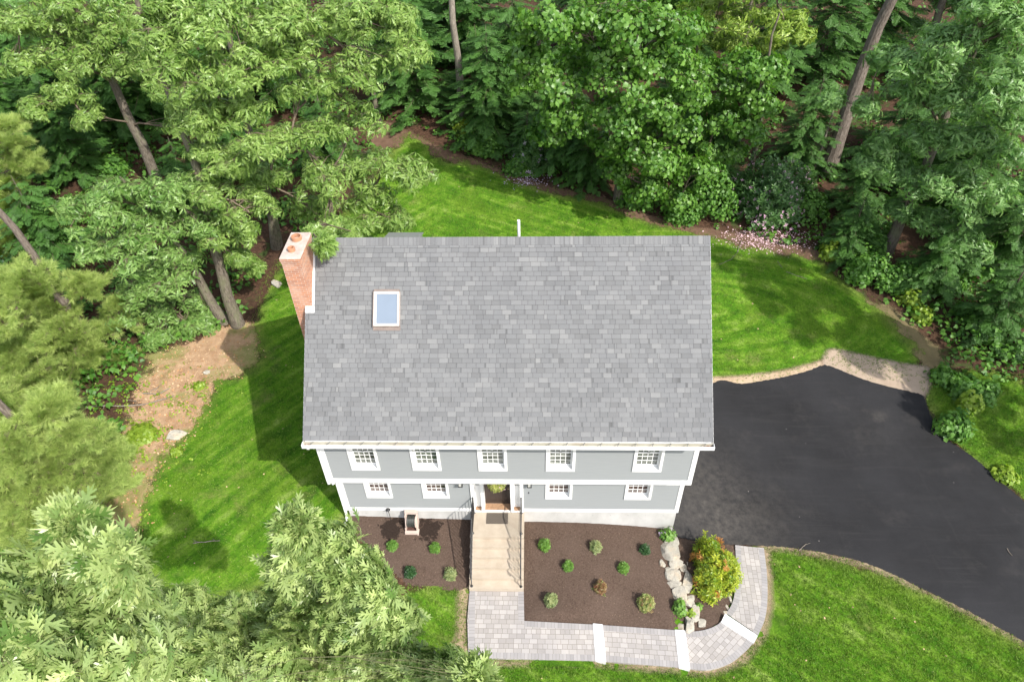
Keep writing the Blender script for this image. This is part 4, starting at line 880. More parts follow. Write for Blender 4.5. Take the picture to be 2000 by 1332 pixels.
tree('maple_tree', 'mid green maple standing behind the pink rhododendron', 'tree', b, up_from(b, 9, -.2, .3), .16,
  [(1400,165,56),(1462,185,48),(1400,240,58),(1465,255,44),(1432,300,38),(1505,135,38),(1365,140,46),(1500,210,30),(1380,290,36),(1450,130,44)], 'maple', LEAF_MAPLE, BARK_OAK, .27, 54, 1., centre=(b[0]-.5, b[1]-1.), sprays=9, per=12, up=.25)
b = gp(1405, 215)
tree('oak_tree', 'oak with yellow green leaves against dark woods at the top of the picture', 'tree', b, up_from(b, 13, .2, 0), .2,
  [(1400,25,50),(1470,35,58),(1540,45,44),(1372,85,36),(1432,85,42),(1500,85,34),(1420,-30,60),(1510,-30,60),(1345,40,36),(1565,70,22)], 'oak', LEAF_YEL, BARK_OAK, .36, 55, 1., centre=(b[0]+.8, b[1]-4.), sprays=9, per=11, up=.4, limb_r=.04)
b = gp(1614, 336)
tree('pine_tree', 'thick leaning grey pine trunk right of the rhododendron', 'tree', b, up_from(b, 18, 1.4, .5), .44, [(1830,-400,100),(1900,-480,120),(1780,-500,120),(1850,-560,120)], 'tuft', NEEDLE, BARK_PINE, .22, 56, .7, sprays=8, per=10, limb_r=.07)
b = gp(1728, 498)
tree('oak_tree', 'big bluish green oak filling the upper right corner', 'tree', b, up_from(b, 13.5, .6, .5), .3,
  [(1722,115,40),(1790,115,66),(1880,85,78),(1960,55,66),(1800,195,66),(1890,185,78),(1970,165,60),(1822,268,66),(1900,275,58),(1962,300,58),(1702,322,40),(1762,340,52),(1840,358,58),(1922,388,58),(1985,400,48),(1822,430,46),(1882,470,46),(1762,415,36),(1690,205,26),(1625,195,22),(1990,230,60),(1720,290,36),(1930,20,60),(1995,120,60),(1840,150,60)],
  'oak', LEAF_OAKR, BARK_OAK, 0.38, 57, 1., centre=(b[0]+1.2, b[1]-.5), sprays=10, per=11.5, up=.4)

# ------------------------------------------------------------------ hemlocks of the dark woods (one mesh, copied)
def make_hemlock(h, seed):
    rg = np.random.default_rng(seed); W_ = Wood(); P = []; R = []; S = []
    n = int(h*13)
    for i in range(n):
        t = (i+.5)/n; z = .35+t*(h-.5); l = (1-t)**.8*h*.34+.25; a = i*2.4+rg.normal(0, .25); d = np.array([cos(a), sin(a), 0]); b0 = np.array([0, 0, z]); dr = .18+.12*rg.normal()
        b1 = b0+d*l+np.array([0, 0, -dr*l]); W_.A.append(b0); W_.B.append(b1); W_.ra.append(.018*(1-t)+.006); W_.rb.append(.003)
        m = max(2, int(l*5.5))
        for k in range(m):
            q = (k+1)/m; p = b0+(b1-b0)*q; an = a+rg.choice([-1, 1])*rg.uniform(.25, .95)*(1 if k < m-1 else .2); P.append(p); R.append(rotz(an)@roty(.22+rg.normal(0, .15))@rotx(rg.normal(0, .25))); S.append(rg.uniform(.55, .95)*(.55+.35*(1-q*.4))*min(1, l/1.2+.35))
    P = np.array(P); R = np.array(R); S = np.array(S); return scatter(TPL['frond'], P, R, S, np.clip(rg.normal(.5, .22, len(P)), 0, 1), rg), W_
HM = []
for h, sd_ in ((7., 61), (5., 62)):
    (V, F, T), W_ = make_hemlock(h, sd_)
    root = empty('hemlock_tree', (0, 0, 0), 'x', 'tree', None)
    mb = MB(); mb.tube([(0, 0, -.3), (0, 0, h*.5), (0, 0, h)], [.10, .06, .01], 8); tr = mb.build('trunk', BARK_OAK, root); bulk('branches', *W_.arrays(3), TWIG, tr); cr = bulk('crown', V, F, HEMLOCK, root, {'tint': T}); HM.append((root, h))
def copy_tree(o, parent=None):
    c = o.copy(); COL.objects.link(c)
    if parent is not None: c.parent = parent; c.matrix_parent_inverse = o.matrix_parent_inverse.copy()
    for ch_ in list(o.children): copy_tree(ch_, c)
    return c
hem = [((820,215),7.5,'dark hemlock left of the bare grey pine trunk'),((958,262),6.5,'dark hemlock close to the right of the bare grey pine trunk'),((930,130),9.5,'tall dark hemlock behind the bare grey pine trunk'),
 ((1005,225),8,'dark hemlock between the grey pine trunk and the big maple'),((775,120),9,'dark hemlock behind the bright oak at the top of the picture'),((865,60),10,'farthest dark hemlock at the top edge above the lawn tip'),((1030,318),3.2,'small hemlock beside the purple flowering shrub behind the house'),
 ((1150,352),4.6,'dark hemlock under the left side of the big maple'),((1100,318),6.5,'hemlock in the gloom below the big maple'),((1395,372),4.2,'hemlock sapling between the big maple and the rhododendron'),((1560,330),5.5,'shadowy hemlock behind the rhododendron'),
 ((1665,420),4.2,'low hemlock right of the thick leaning pine trunk'),((1650,500),3.4,'small hemlock at the edge of the right back lawn'),((1770,330),8.5,'dark hemlock behind the bluish oak'),((1860,420),7,'dark hemlock in the shade of the bluish oak'),((1960,520),6,'dark hemlock at the right edge of the picture'),
 ((1690,120),9,'hemlock behind the top of the leaning pine trunk'),((1900,180),10,'tall hemlock at the top right behind the bluish oak'),((165,345),5.5,'dark hemlock in the gap beside the mossy oak trunk'),((60,330),7,'dark hemlock at the left edge above the pines'),((385,420),4.5,'dark hemlock under the upper left oaks'),((250,250),7,'dark hemlock behind the crooked mossy oak'),((120,520),5,'hemlock between the pines and the leaning oak'),
 ((70,205),8,'hemlock at the upper left edge beside the pale branches'),((25,130),9,'hemlock in the upper left corner'),((140,265),7.5,'hemlock left of the crooked mossy oak'),((300,235),8,'hemlock between the mossy oak and the upright oak'),((650,330),5,'hemlock under the chimney oak near the lawn tip'),((480,330),5.5,'hemlock behind the upright double oak trunk'),
 ((1480,190),8,'hemlock behind the mid green maple'),((1590,160),8.5,'hemlock beside the yellow green oak'),((1330,300),7,'hemlock in the dark gap right of the big maple trunk'),((560,200),9,'dark hemlock behind the chimney oak'),((420,180),9,'dark hemlock behind the upright double oak'),((1150,120),10,'dark hemlock behind the big maple crown'),((1300,80),10,'tall hemlock between the maple and the yellow green oak'),((1820,560),4.5,'hemlock in the shade below the bluish oak'),((1930,650),4.2,'hemlock at the right edge above the driveway bank')]
rh = np.random.default_rng(8)
for i, (px, h, lab) in enumerate(hem):
    src, h0 = HM[0] if h > 5.2 else HM[1]
    o = copy_tree(src); o.location = tuple(gp(*px)); s_ = h/h0; o.scale = (s_*rh.uniform(.95, 1.25), s_*rh.uniform(.95, 1.25), s_); o.rotation_euler = (0, 0, rh.uniform(0, 6.28)); o['label'] = lab; o['group'] = 'hemlocks of the dark woods'
for r_, _ in HM:
    for c_ in list(r_.children):
        for g_ in list(c_.children): bpy.data.objects.remove(g_)
        bpy.data.objects.remove(c_)
    bpy.data.objects.remove(r_)

OAKR = [o for o in bpy.data.objects if o.get('label', '').startswith('big bluish green oak')][0]; MAPL = [o for o in bpy.data.objects if o.get('label', '').startswith('large dense maple')][0]
for src, x, y, rz_, lab in ((OAKR, 24., 4.2, -1.2, 'oak standing just beyond the right edge above the driveway bank'),   (MAPL, -19., 37., 2., 'added shade maple far behind the crooked mossy oak'), (OAKR, -9., 42., .5, 'added shade oak far behind the bright chimney oak'), (MAPL, 13., 38., 5., 'added shade maple far behind the yellow green oak'), (OAKR, 27., 34., 3.3, 'added shade oak far behind the leaning pine trunk'), (OAKR, -31., 27., 4.2, 'added shade oak at the far upper left edge')):
    o = copy_tree(src); o.location = (x, y, float(gz(x, y))); o.rotation_euler = (0, 0, rz_); o['label'] = lab; o.scale = (.72, .72, 1.45) if 20 < x < 32 and y < 5 else (1, 1, 1)  # far copies added to shade the woods floor; right oak stretched for its shade
# ------------------------------------------------------------------ shrubs
G_BRIGHT = leafmat('shrub_bright', (.075, .19, .025), (.20, .36, .06), .3, .45)
G_DARK = leafmat('shrub_dark', (.018, .06, .018), (.05, .13, .035), .25, .4)
G_VARI = leafmat('shrub_variegated', (.09, .16, .045), (.42, .45, .20), .25, .45)
G_RED = leafmat('shrub_red', (.20, .06, .035), (.30, .26, .10), .25, .45)
G_MULTI = leafmat('shrub_cream_green', (.12, .25, .035), (.50, .42, .18), .25, .45)
G_PIERIS = leafmat('yellow_green_leaves', (.11, .23, .015), (.46, .50, .04), .32, .4)
G_ORANGE = leafmat('orange_new_leaves', (.42, .14, .03), (.55, .33, .08), .3, .4)
G_WOODS = leafmat('undergrowth_leaves', (.05, .15, .018), (.15, .32, .045), .35, .5)
G_LIME = leafmat('lime_leaves', (.16, .28, .02), (.33, .45, .05), .4, .45)
G_RHODO = leafmat('rhododendron_leaves', (.04, .115, .026), (.13, .25, .07), .25, .4)
PINK = plain('pink_blossom', (.62, .40, .50), .7, .2); PINKPET = plain('fallen_petals', (.70, .48, .52), .8, .15); VIOLET = plain('pale_violet_blossom', (.55, .45, .58), .7, .2)
def dome(rg, n, rx, ry, h, shell=.55, lob=.18):
    u = rg.normal(size=(n, 3)); u /= np.linalg.norm(u, axis=1)[:, None]; u[:, 2] = abs(u[:, 2]); k = rg.uniform(shell, 1, (n, 1))
    b = 1+lob*np.sin(3*np.arctan2(u[:, 1:2], u[:, 0:1])+rg.uniform(0, 6))+rg.normal(0, .05, (n, 1)); return u, u*k*b*np.array([rx, ry, h])
def bush(name, label, cat, at, rx, ry, h, n, L, tpl, mat, seed, parts=(), group=None, up=.5, stems=7):
    rg = np.random.default_rng(seed); at = np.array(at, float); root = empty(name, at, label, cat, group)
    u, p = dome(rg, n, rx, ry, h, .55, .18 if rx > .35 else .05); p += at+np.array([0, 0, .12*h]); V, F, T = scatter(TPL[tpl], p, frames(u+np.array([0, 0, up])+rg.normal(0, .25, u.shape), rg), L*rg.uniform(.7, 1.25, n), np.clip(rg.normal(.5, .22, n), 0, 1), rg)
    Wd = Wood(); ids = rg.choice(n, min(n, stems*4), False)
    for i in ids: Wd.path(curve(at+np.array([*rg.normal(0, .04, 2), -.05]), p[i], .02, rg, 4), .012*max(.4, h), .004)
    bulk('stems', *Wd.arrays(4), TWIG, root); bulk('foliage', V, F, mat, root, {'tint': T})
    for pn, pm, pk, pl, pt in parts:
        u, p = dome(rg, pk*6, rx*1.02, ry*1.02, h*1.03, .92); pc = p[rg.choice(np.flatnonzero(u[:, 2] > .25), 14, False)]; kk = np.argsort(np.min(np.linalg.norm(p[:, None]-pc[None], axis=2), axis=1)+rg.uniform(0, .12, len(p)))[:pk] if pn == 'orange_leaves' else np.arange(pk); u, p = u[kk], p[kk]+at; V, F, T = scatter(TPL[pt], p, frames(u+np.array([0, 0, .6]), rg), pl*rg.uniform(.7, 1.2, pk), np.clip(rg.normal(.5, .2, pk), 0, 1), rg); bulk(pn, V, F, pm, root, {'tint': T})
    return root
small = [((767,1070),.20,G_BRIGHT,'bright green mound shrub half hidden behind the pale oak leaves'),((850,1074),.20,G_BRIGHT,'bright green mound shrub below the hose reel'),((802,1121),.22,G_DARK,'dark green shrub at the front of the mulch left of the steps'),((880,1126),.24,G_VARI,'cream edged shrub close to the left side of the lower steps'),
 ((1063,1069),.23,G_BRIGHT,'bright green mound shrub beside the right side of the steps'),((1163,1073),.24,G_VARI,'cream edged shrub in the middle of the row along the foundation'),((1258,1077),.20,G_DARK,'dark green shrub at the right end of the foundation row'),((1109,1109),.20,G_BRIGHT,'bright green mound shrub between the foundation row and the front row on the left'),
 ((1217,1113),.21,G_BRIGHT,'bright green mound shrub towards the rock wall in the middle row'),((1172,1151),.23,G_RED,'reddish shrub in the centre front of the right mulch bed'),((1076,1176),.24,G_VARI,'cream edged shrub near the inner corner of the walkway'),((1260,1183),.31,G_MULTI,'wide cream and green shrub beside the rock wall')]
for i, (px, r, m, lab) in enumerate(small):
    parts = [('pink_tips', G_RED, 14, .09, 'shrub')] if m is G_MULTI else ([('yellow_tips', G_MULTI, 12, .08, 'shrub')] if m is G_RED else ())
    bush('bed_shrub', lab, 'shrub', gp(*px)+np.array([0, 0, .02]), r*.95, r*.95, r*1.6, 260, .068, 'shrub', m, 100+i, parts, 'small shrubs in the mulch beds')
q = gp(1390, 1123)
bush('pieris_bush', 'large yellow green bush with orange new leaves beside the walkway', 'bush', q, .78, 1.12, 1.2, 1500, .125, 'shrub', G_PIERIS, 130, [('orange_leaves', G_ORANGE, 110, .11, 'shrub')], stems=14)
bush('corner_plant', 'leafy green plant at the right corner of the foundation', 'plant', gp(1303, 1050), .30, .26, .45, 110, .12, 'maple', G_BRIGHT, 131, [('pale_blossom', VIOLET, 14, .06, 'shrub')])
bush('perennial_plant', 'tall green perennial on the mulch side of the rock wall', 'plant', gp(1325, 1190), .18, .32, .42, 110, .12, 'maple', G_BRIGHT, 132)
bush('perennial_plant', 'small green weed between the lower rocks', 'plant', gp(1350, 1200), .14, .2, .22, 45, .10, 'maple', G_LIME, 133)
bush('perennial_plant', 'tiny green tuft on the driveway side of the rocks', 'plant', gp(1364, 1186), .10, .16, .18, 30, .09, 'maple', G_BRIGHT, 134)
# rhododendrons and shrubs along the woods
bush('rhododendron', 'big pink flowering rhododendron at the edge of the back lawn', 'bush', gp(1500, 415), 2.3, 1.9, 2.7, 1500, .26, 'shrub', G_RHODO, 140, [('blossom', PINK, 300, .12, 'shrub')], stems=14)
bush('rhododendron', 'pale violet rhododendron under the left boughs of the maple', 'bush', gp(1035, 318), 1.3, 1.2, 1.8, 620, .26, 'shrub', G_RHODO, 141, [('blossom', VIOLET, 110, .14, 'shrub')])
edge = [((1575,425),1.1,1.6,G_WOODS,'green shrub right beside the pink rhododendron'),((1385,415),1.5,2.4,G_WOODS,'round green shrub between the maple trunk and the rhododendron'),((1330,430),1.0,1.2,G_WOODS,'low green shrub at the lawn edge right of the maple trunk'),((945,292),1.5,1.3,G_WOODS,'wide green shrub at the back lawn edge below the pine trunk'),((905,262),.7,.9,G_LIME,'lime green shrub at the foot of the grey pine trunk'),((1010,335),.9,.8,G_WOODS,'low shrub in front of the violet rhododendron'),
 ((1240,400),1.0,1.0,G_WOODS,'green shrub at the right foot of the maple trunk'),((1622,500),.7,.9,G_LIME,'pale green shrub at the edge of the right back lawn'),((1690,545),1.4,1.5,G_WOODS,'broad shrub at the foot of the bluish oak'),((1760,560),1.2,1.3,G_WOODS,'green shrub right of the bluish oak trunk'),((1780,592),.62,.7,G_LIME,'lime shrub at the lawn edge, upper of two'),((1800,622),.5,.6,G_LIME,'lime shrub at the lawn edge, lower of two'),
 ((1930,645),1.3,1.5,G_WOODS,'dark round bush at the right edge above the bank'),((1860,842),.78,.95,G_WOODS,'blue green bush beside the driveway edge'),((1888,795),.48,.8,G_LIME,'bright lime bush behind the blue green bush by the driveway'),((1872,768),.5,.8,G_WOODS,'small green sapling above the lime bush by the driveway'),((1915,770),.8,.6,G_WOODS,'low weeds right of the lime bush'),((1830,560),1.3,1.9,G_WOODS,'leafy sapling in the woods above the right bank'),((1700,490),1.2,1.5,G_WOODS,'leafy shrub left of the bluish oak trunk'),
 ((1840,740),.7,.6,G_WOODS,'low shrub beside the right end of the sand strip'),((1960,930),.5,.4,G_LIME,'small weed clump on the bank above the driveway'),((345,385),1.2,1.0,G_WOODS,'green shrub in the gap of the upper left oaks'),((290,400),1.3,.9,G_WOODS,'leafy shrub below the mossy oak trunk'),((210,340),1.5,.9,G_WOODS,'low shrub left of the mossy oak trunk'),((20,585),1.0,2.2,G_DARK,'dark broadleaf sapling between the pines at the left edge'),((250,880),.5,.5,G_LIME,'lime ground plant on the bare soil'),((280,850),.7,.35,G_LIME,'wide lime ground plant on the bare soil'),((345,885),.25,.25,G_LIME,'small plant at the lawn edge on the bare soil'),((390,755),.3,.2,G_LIME,'tiny plant in the middle of the bare soil'),
 ((130,1120),1.0,.7,G_WOODS,'dull green shrub below the darker pine'),((640,452),.6,.6,G_LIME,'lime shrub behind the chimney'),((690,455),.6,.7,G_LIME,'lime shrub behind the left end of the ridge')]
for i, (px, r, h, m, lab) in enumerate(edge):
    bush('shrub', lab, 'shrub', gp(*px), r, r*.9, h, int(130*r*r+70), .21 if r > .45 else .12, 'maple', m, 160+i, (), 'shrubs along the edge of the woods')
# lower growth of the woods: nobody could count it
rg = np.random.default_rng(77)
n = 26000; c = np.c_[rg.uniform(-150, 2150, n), rg.uniform(-120, 1200, n)]; P = G(c); xy = P[:, :2]
ok = (sdist(xy, lawnA) < -.7) & (sdist(xy, drive) < -1.) & (sdist(xy, lawnB) < -.3) & (sdist(xy, lawnC) < .6) & (sdist(xy, soil) < -.1) & (sdist(xy, sand) < -.4) & ~((abs(xy[:, 0]) < 6.6) & (xy[:, 1] > -4) & (xy[:, 1] < 8))
cl = np.sin(xy[:, 0]*.9+np.sin(xy[:, 1]*.7)*2)+np.sin(xy[:, 1]*1.1+np.sin(xy[:, 0]*.5)*2)+rg.normal(0, .5, n); ok &= cl > -.15
P = P[ok][:9000]; hgt = rg.gamma(1.6, .22, len(P)); P[:, 2] += hgt
V, F, T = scatter(TPL['maple'], P, frames(np.c_[rg.normal(0, .35, (len(P), 2)), np.ones(len(P))], rg), rg.uniform(.16, .36, len(P)), np.clip(rg.normal(.45, .25, len(P)), 0, 1), rg)
o = bulk('undergrowth', V, F, G_WOODS, None, {'tint': T}); tag(o, 'low leafy undergrowth covering the floor of the woods', 'undergrowth', None, 'stuff')
sp = np.r_[rg.normal((255, 880), (22, 40), (90, 2)), rg.normal((385, 775), (14, 28), (30, 2)), rg.normal((300, 830), (60, 60), (110, 2)), rg.normal((230, 800), (50, 50), (80, 2))]; P = G(sp); P[:, 2] += rg.uniform(.03, .16, len(P))
V, F, T = scatter(TPL['maple'], P, frames(np.c_[rg.normal(0, .35, (len(P), 2)), np.ones(len(P))], rg), rg.uniform(.06, .15, len(P)), rg.uniform(0, 1, len(P)), rg); o = bulk('ground_cover', V, F, G_LIME, None, {'tint': T}); tag(o, 'scattered bright weeds sprouting on the bare soil', 'weeds', None, 'stuff')
def offw(P): return ~((abs(P[:, 0]) < 6.2) & (P[:, 1] > -.3) & (P[:, 1] < 7.3)) & ~((P[:, 0] > -6) & (P[:, 0] < 9.2) & (P[:, 1] > -4.9) & (P[:, 1] < .5))
# petals
def petals(px, rx, ry, n, mat, lab, keep=None, name='petals'):
    rg = np.random.default_rng(n); c = np.array(px)+rg.normal(0, 1, (n, 2))*np.array([rx, ry])*.5; P = G(c) if keep is None else keep(G(c)); n = len(P); P[:, 2] += .03; s = rg.uniform(.025, .055, n); a = rg.uniform(0, 6.28, n)
    d1 = np.stack([np.cos(a)*s, np.sin(a)*s, s*.25*rg.normal(size=n)], 1); d2 = np.stack([-np.sin(a)*s*.7, np.cos(a)*s*.7, s*.25*rg.normal(size=n)], 1); V = np.stack([P-d1, P+d2, P+d1, P-d2], 1).reshape(-1, 3); o = bulk(name, V, np.arange(4*n).reshape(n, 4), mat); tag(o, lab, name.replace('_', ' '), None, 'stuff')
petals((1500, 466), 90, 26, 900, PINKPET, 'pink petals fallen on the lawn under the big rhododendron'); petals((1035, 350), 50, 18, 260, VIOLET, 'pale petals fallen under the violet rhododendron')
LITT = plain('dry_leaf_litter', (.42, .23, .11), .9, .35, 30); LITP = plain('pale_leaf_litter', (.52, .36, .22), .9, .3, 30)
inS = lambda P: P[sdist(P[:, :2], soil)+np.random.default_rng(4).normal(0, .15, len(P)) > -.05]
petals((330, 800), 260, 300, 2600, LITT, 'brown dry leaves strewn over the bare soil', inS, 'leaf_litter'); petals((340, 760), 200, 240, 1100, LITP, 'pale dry leaves strewn over the bare soil', inS, 'leaf_litter')
inL = lambda P: P[(sdist(P[:, :2], lawnA) > .1) | (sdist(P[:, :2], lawnB) > .3)]
petals((1000, 900), 1900, 900, 700, LITP, 'few dry leaves lying on the lawns', lambda P: inL(P)[offw(inL(P))], 'fallen_leaves')
# grass blades
def grass(poly, n, seed, lab, mat, keep=None):
    rg = np.random.default_rng(seed); lo, hi = poly.min(0), poly.max(0); xy = rg.uniform(lo, hi, (n, 2)); xy = xy[sdist(xy, poly) > rg.uniform(-.6, .4, len(xy))]; xy = xy[~((abs(xy[:, 0]) < 6.0) & (xy[:, 1] > -.2) & (xy[:, 1] < 7.1))]
    for q in (drive,): xy = xy[sdist(xy, q) < -.05]
    if keep is not None: xy = xy[keep(xy)]
    k = 4; b = np.repeat(xy, k, 0)+rg.normal(0, .035, (len(xy)*k, 2)); z = gz(b[:, 0], b[:, 1])+.01; a = rg.uniform(0, 6.28, len(b)); h = rg.uniform(.03, .085, len(b)); w = .011
    B = np.c_[b, z]; t = np.c_[np.cos(a), np.sin(a), np.zeros(len(b))]*w; le = rg.normal(0, .03, (len(b), 2)); tip = B+np.c_[le, h]; V = np.stack([B-t, B+t, tip], 1).reshape(-1, 3)
    o = bulk('grass', V, np.arange(len(V)).reshape(-1, 3), mat, None, {'tint': np.repeat(np.clip(rg.normal(.5, .25, len(b)), 0, 1), 3)}); tag(o, lab, 'grass', None, 'stuff')
BLADE = leafmat('grass_blades', (.06, .15, .010), (.24, .36, .05), .35, .6)
walks = [np.vstack([A]), B_, np.vstack([in3, ou3[::-1]]), np.vstack([in4, ou4[::-1]])]
def offwalk(xy):
    m = np.ones(len(xy), bool)
    for w in walks: m &= sdist(xy, w) < -.06
    m &= ~((xy[:, 0] > -1.4) & (xy[:, 0] < 9.1) & (xy[:, 1] > -3.6) & (xy[:, 1] < .3)); m &= ~((xy[:, 0] < -1.3) & (xy[:, 0] > -5.7) & (xy[:, 1] > -2.3)); return m
grass(lawnA, 90000, 1, 'mown grass of the lawn around the back and left of the house', BLADE); grass(lawnB, 60000, 2, 'mown grass of the sunny front lawn', BLADE, offwalk); grass(lawnC, 14000, 3, 'grass of the bank right of the driveway', BLADE)

# ------------------------------------------------------------------ rocks
def rock_mat():
    m = NT('fieldstone'); n1 = m.noise(2.2, 5, .6); n2 = m.noise(35, 4, .75); n3 = m.noise(5, 4, .6); c = m.ramp(n1, (.3, (.34, .31, .265)), (.5, (.50, .47, .40)), (.72, (.60, .48, .34)))
    c = m.mix(.6, c, m.ramp(n2, (.3, (.65, .65, .65)), (.7, (1.25, 1.25, 1.25))), 'MULTIPLY'); c = m.mix(m.ramp(n3, (.6, 0.), (.75, .5)), c, (.20, .19, .16)); m.set(c, .9, .2); m.bump(m.math('ADD', n2, m.math('MULTIPLY', n3, 1.5)), 1., .05); return m.m
ROCK = rock_mat()
import bmesh
def rock(name, lab, px, sx, sy, sz, ang, seed, group=None, lift_=.35, cat='rock'):
    rg = np.random.default_rng(seed); bm = bmesh.new(); u = rg.normal(size=(26, 3)); u /= np.linalg.norm(u, axis=1)[:, None]; u = np.sign(u)*abs(u)**.7; u *= rg.uniform(.85, 1.08, (26, 1)); u[:, 2] = np.clip(u[:, 2], -.7, .5)
    for p in u*np.array([sx, sy, sz]): bm.verts.new(p)
    r = bmesh.ops.convex_hull(bm, input=bm.verts); bmesh.ops.delete(bm, geom=[g_ for g_ in r['geom_interior'] if isinstance(g_, bmesh.types.BMVert)], context='VERTS')
    bmesh.ops.dissolve_limit(bm, angle_limit=.28, verts=bm.verts, edges=bm.edges); bmesh.ops.bevel(bm, geom=list(bm.edges), offset=min(sx, sy, sz)*.09, segments=2, affect='EDGES', profile=.6)
    bmesh.ops.triangulate(bm, faces=bm.faces); bmesh.ops.subdivide_edges(bm, edges=bm.edges, cuts=2, use_grid_fill=True)
    for v in bm.verts: v.co += v.co.normalized()*min(sx, sy, sz)*.05*mathutils.noise.noise(v.co*14+mathutils.Vector((seed, 0, 0)))
    me = bpy.data.meshes.new(name); bm.to_mesh(me); bm.free(); me.materials.append(ROCK); o = bpy.data.objects.new(name, me); COL.objects.link(o); p = gp(*px); o.location = (p[0], p[1], p[2]+sz*lift_); o.rotation_euler = (rg.normal(0, .12), rg.normal(0, .12), ang); return tag(o, lab, cat, group)
RK = [(315,165,75,32,.22,0,'long pale slab at the house end of the rock wall'),(312,250,88,80,.26,.1,'largest tan boulder near the house end of the rock wall'),(345,350,72,46,.2,-.5,'pale slanted rock below the largest boulder'),(238,345,30,32,.14,.3,'small rock at the mulch side under the largest boulder'),(415,388,30,28,.15,0,'small grey rock at the driveway side of the slanted rock'),
 (325,455,72,50,.22,.1,'round topped boulder in the middle of the rock wall'),(335,537,66,32,.18,.05,'flat white topped rock below the middle boulder'),(385,622,66,56,.22,-.1,'squarish grey boulder in the lower half of the rock wall'),(452,520,44,100,.2,.35,'long narrow slab along the driveway side of the wall'),(482,650,34,20,.13,0,'small tan rock beside the squarish boulder'),(475,695,46,30,.15,.2,'pale rock below the small tan rock'),
 (515,785,44,60,.2,.3,'upright pale boulder near the lower end on the driveway side'),(432,757,28,24,.13,0,'small grey rock next to the perennial'),(472,850,38,32,.18,0,'grey rock above the last boulder of the wall'),(468,908,42,40,.24,0,'rounded grey boulder ending the wall at the walkway'),(580,868,32,36,.13,.2,'tan rock lying apart in the small mulch bed'),(392,902,34,26,.13,0,'tan rock at the walkway corner of the large mulch bed'),(280,398,32,26,.13,.2,'rough tan rock at the mulch edge above the middle boulder'),
 (782,778,18,18,.08,0,'small edging stone next to the slanted granite step'),(806,735,13,26,.07,-.4,'narrow edging stone along the inner curve of the walk'),(824,655,12,36,.07,-.2,'thin edging stone below the yellow green bush'),(447,345,14,16,.06,0,'pebble lying in the shade behind the rock wall')]
for i, (x, y, rx, ry, sz_, a, lab) in enumerate(RK):
    k = 1/4.44/57*1.08; rock('rock', lab, (1240+x/4.44, 1020+(y+14)/4.44), rx*k, ry*k*1.25, sz_, -a, 300+i, 'rocks of the dry stone wall')
rock('boulder', 'grey boulder on the lawn left of the chimney', (541, 556), .34, .22, .16, -.5, 340); rock('boulder', 'pale boulder half buried at the lawn edge on the bare soil', (348, 852), .42, .26, .12, .2, 341)
rock('boulder', 'round stone under the shrubs of the right bank', (1770, 562), .3, .25, .25, .2, 342); rock('boulder', 'grey boulder at the back lawn edge below the pine trunk', (915, 290), .45, .3, .3, .2, 343); rock('boulder', 'tan boulder at the foot of the pink rhododendron', (1512, 436), .5, .35, .3, 0, 344); rock('boulder', 'small stone in the middle of the bare soil', (404, 728), .16, .13, .1, 0, 345)
# fallen branches
def stick(lab, pts, r, seed, name='fallen_branch', group='fallen branches and twigs', side=True):
    rg = np.random.default_rng(seed); P = G(np.array(pts, float)); P[:, 2] += r+.03; Wd = Wood(); 
    for a, b in zip(P[:-1], P[1:]): Wd.path(curve(a, b, .01, rg, 4), r, r*.7)
    if side:
        for k in range(3):
            a = P[0]+(P[-1]-P[0])*rg.uniform(.2, .9); Wd.path(curve(a, a+np.array([*rg.normal(0, 8*r, 2), r]), 0, rg, 3), r*.5, r*.2)
    o = bulk(name, *Wd.arrays(6), BARK_GREY); tag(o, lab, 'branch', group)
stick('long pale branch lying across the bare soil', [(170,798),(240,795),(300,788),(340,775)], .035, 1); stick('short branch above the long pale one on the bare soil', [(280,770),(310,772),(332,760)], .03, 2); stick('bent twig on the right back lawn near the petals', [(1404,518),(1428,508),(1440,495),(1450,470)], .014, 3); stick('thin twig crossing the curved mowing lines', [(1518,512),(1528,525)], .012, 4); stick('pair of thin twigs right of the curved mowing lines', [(1535,532),(1556,540),(1576,546)], .012, 5)
stick('pale twig on the lower left lawn', [(378,1062),(400,1060),(430,1057)], .02, 6); stick('small twig at the edge of the driveway by the front lawn', [(1560,1076),(1568,1068),(1574,1063)], .014, 7); stick('brown twig lying on the right side of the driveway', [(1966,1072),(1976,1086)], .014, 8, side=False)
# dead spruce
b = gp(1588, 338); rg = np.random.default_rng(91); root = empty('dead_spruce', b, 'leafless dead spruce with bare twigs left of the leaning pine trunk', 'tree'); mb = MB(); mb.tube([b-[0, 0, .2], b+[.1, 0, 2.5], b+[.15, .1, 5.2]], [.07, .05, .015], 7); tr = mb.build('trunk', BARK_GREY, root); Wd = Wood()
for i in range(70):
    z = rg.uniform(.5, 5); a = rg.uniform(0, 6.28); l = rg.uniform(.5, 1.5)*(1.1-z/6); s0 = b+[.12*z/5, 0, z]; e = s0+np.array([cos(a)*l, sin(a)*l, -.2*l+.1]); Wd.path(curve(s0, e, -.05, rg, 4), .010, .004)
    for k in range(3): q = s0+(e-s0)*rg.uniform(.4, .95); Wd.path([q, q+rg.normal(0, .16, 3)], .005, .002)
bulk('branches', *Wd.arrays(3), BARK_OAK, tr)

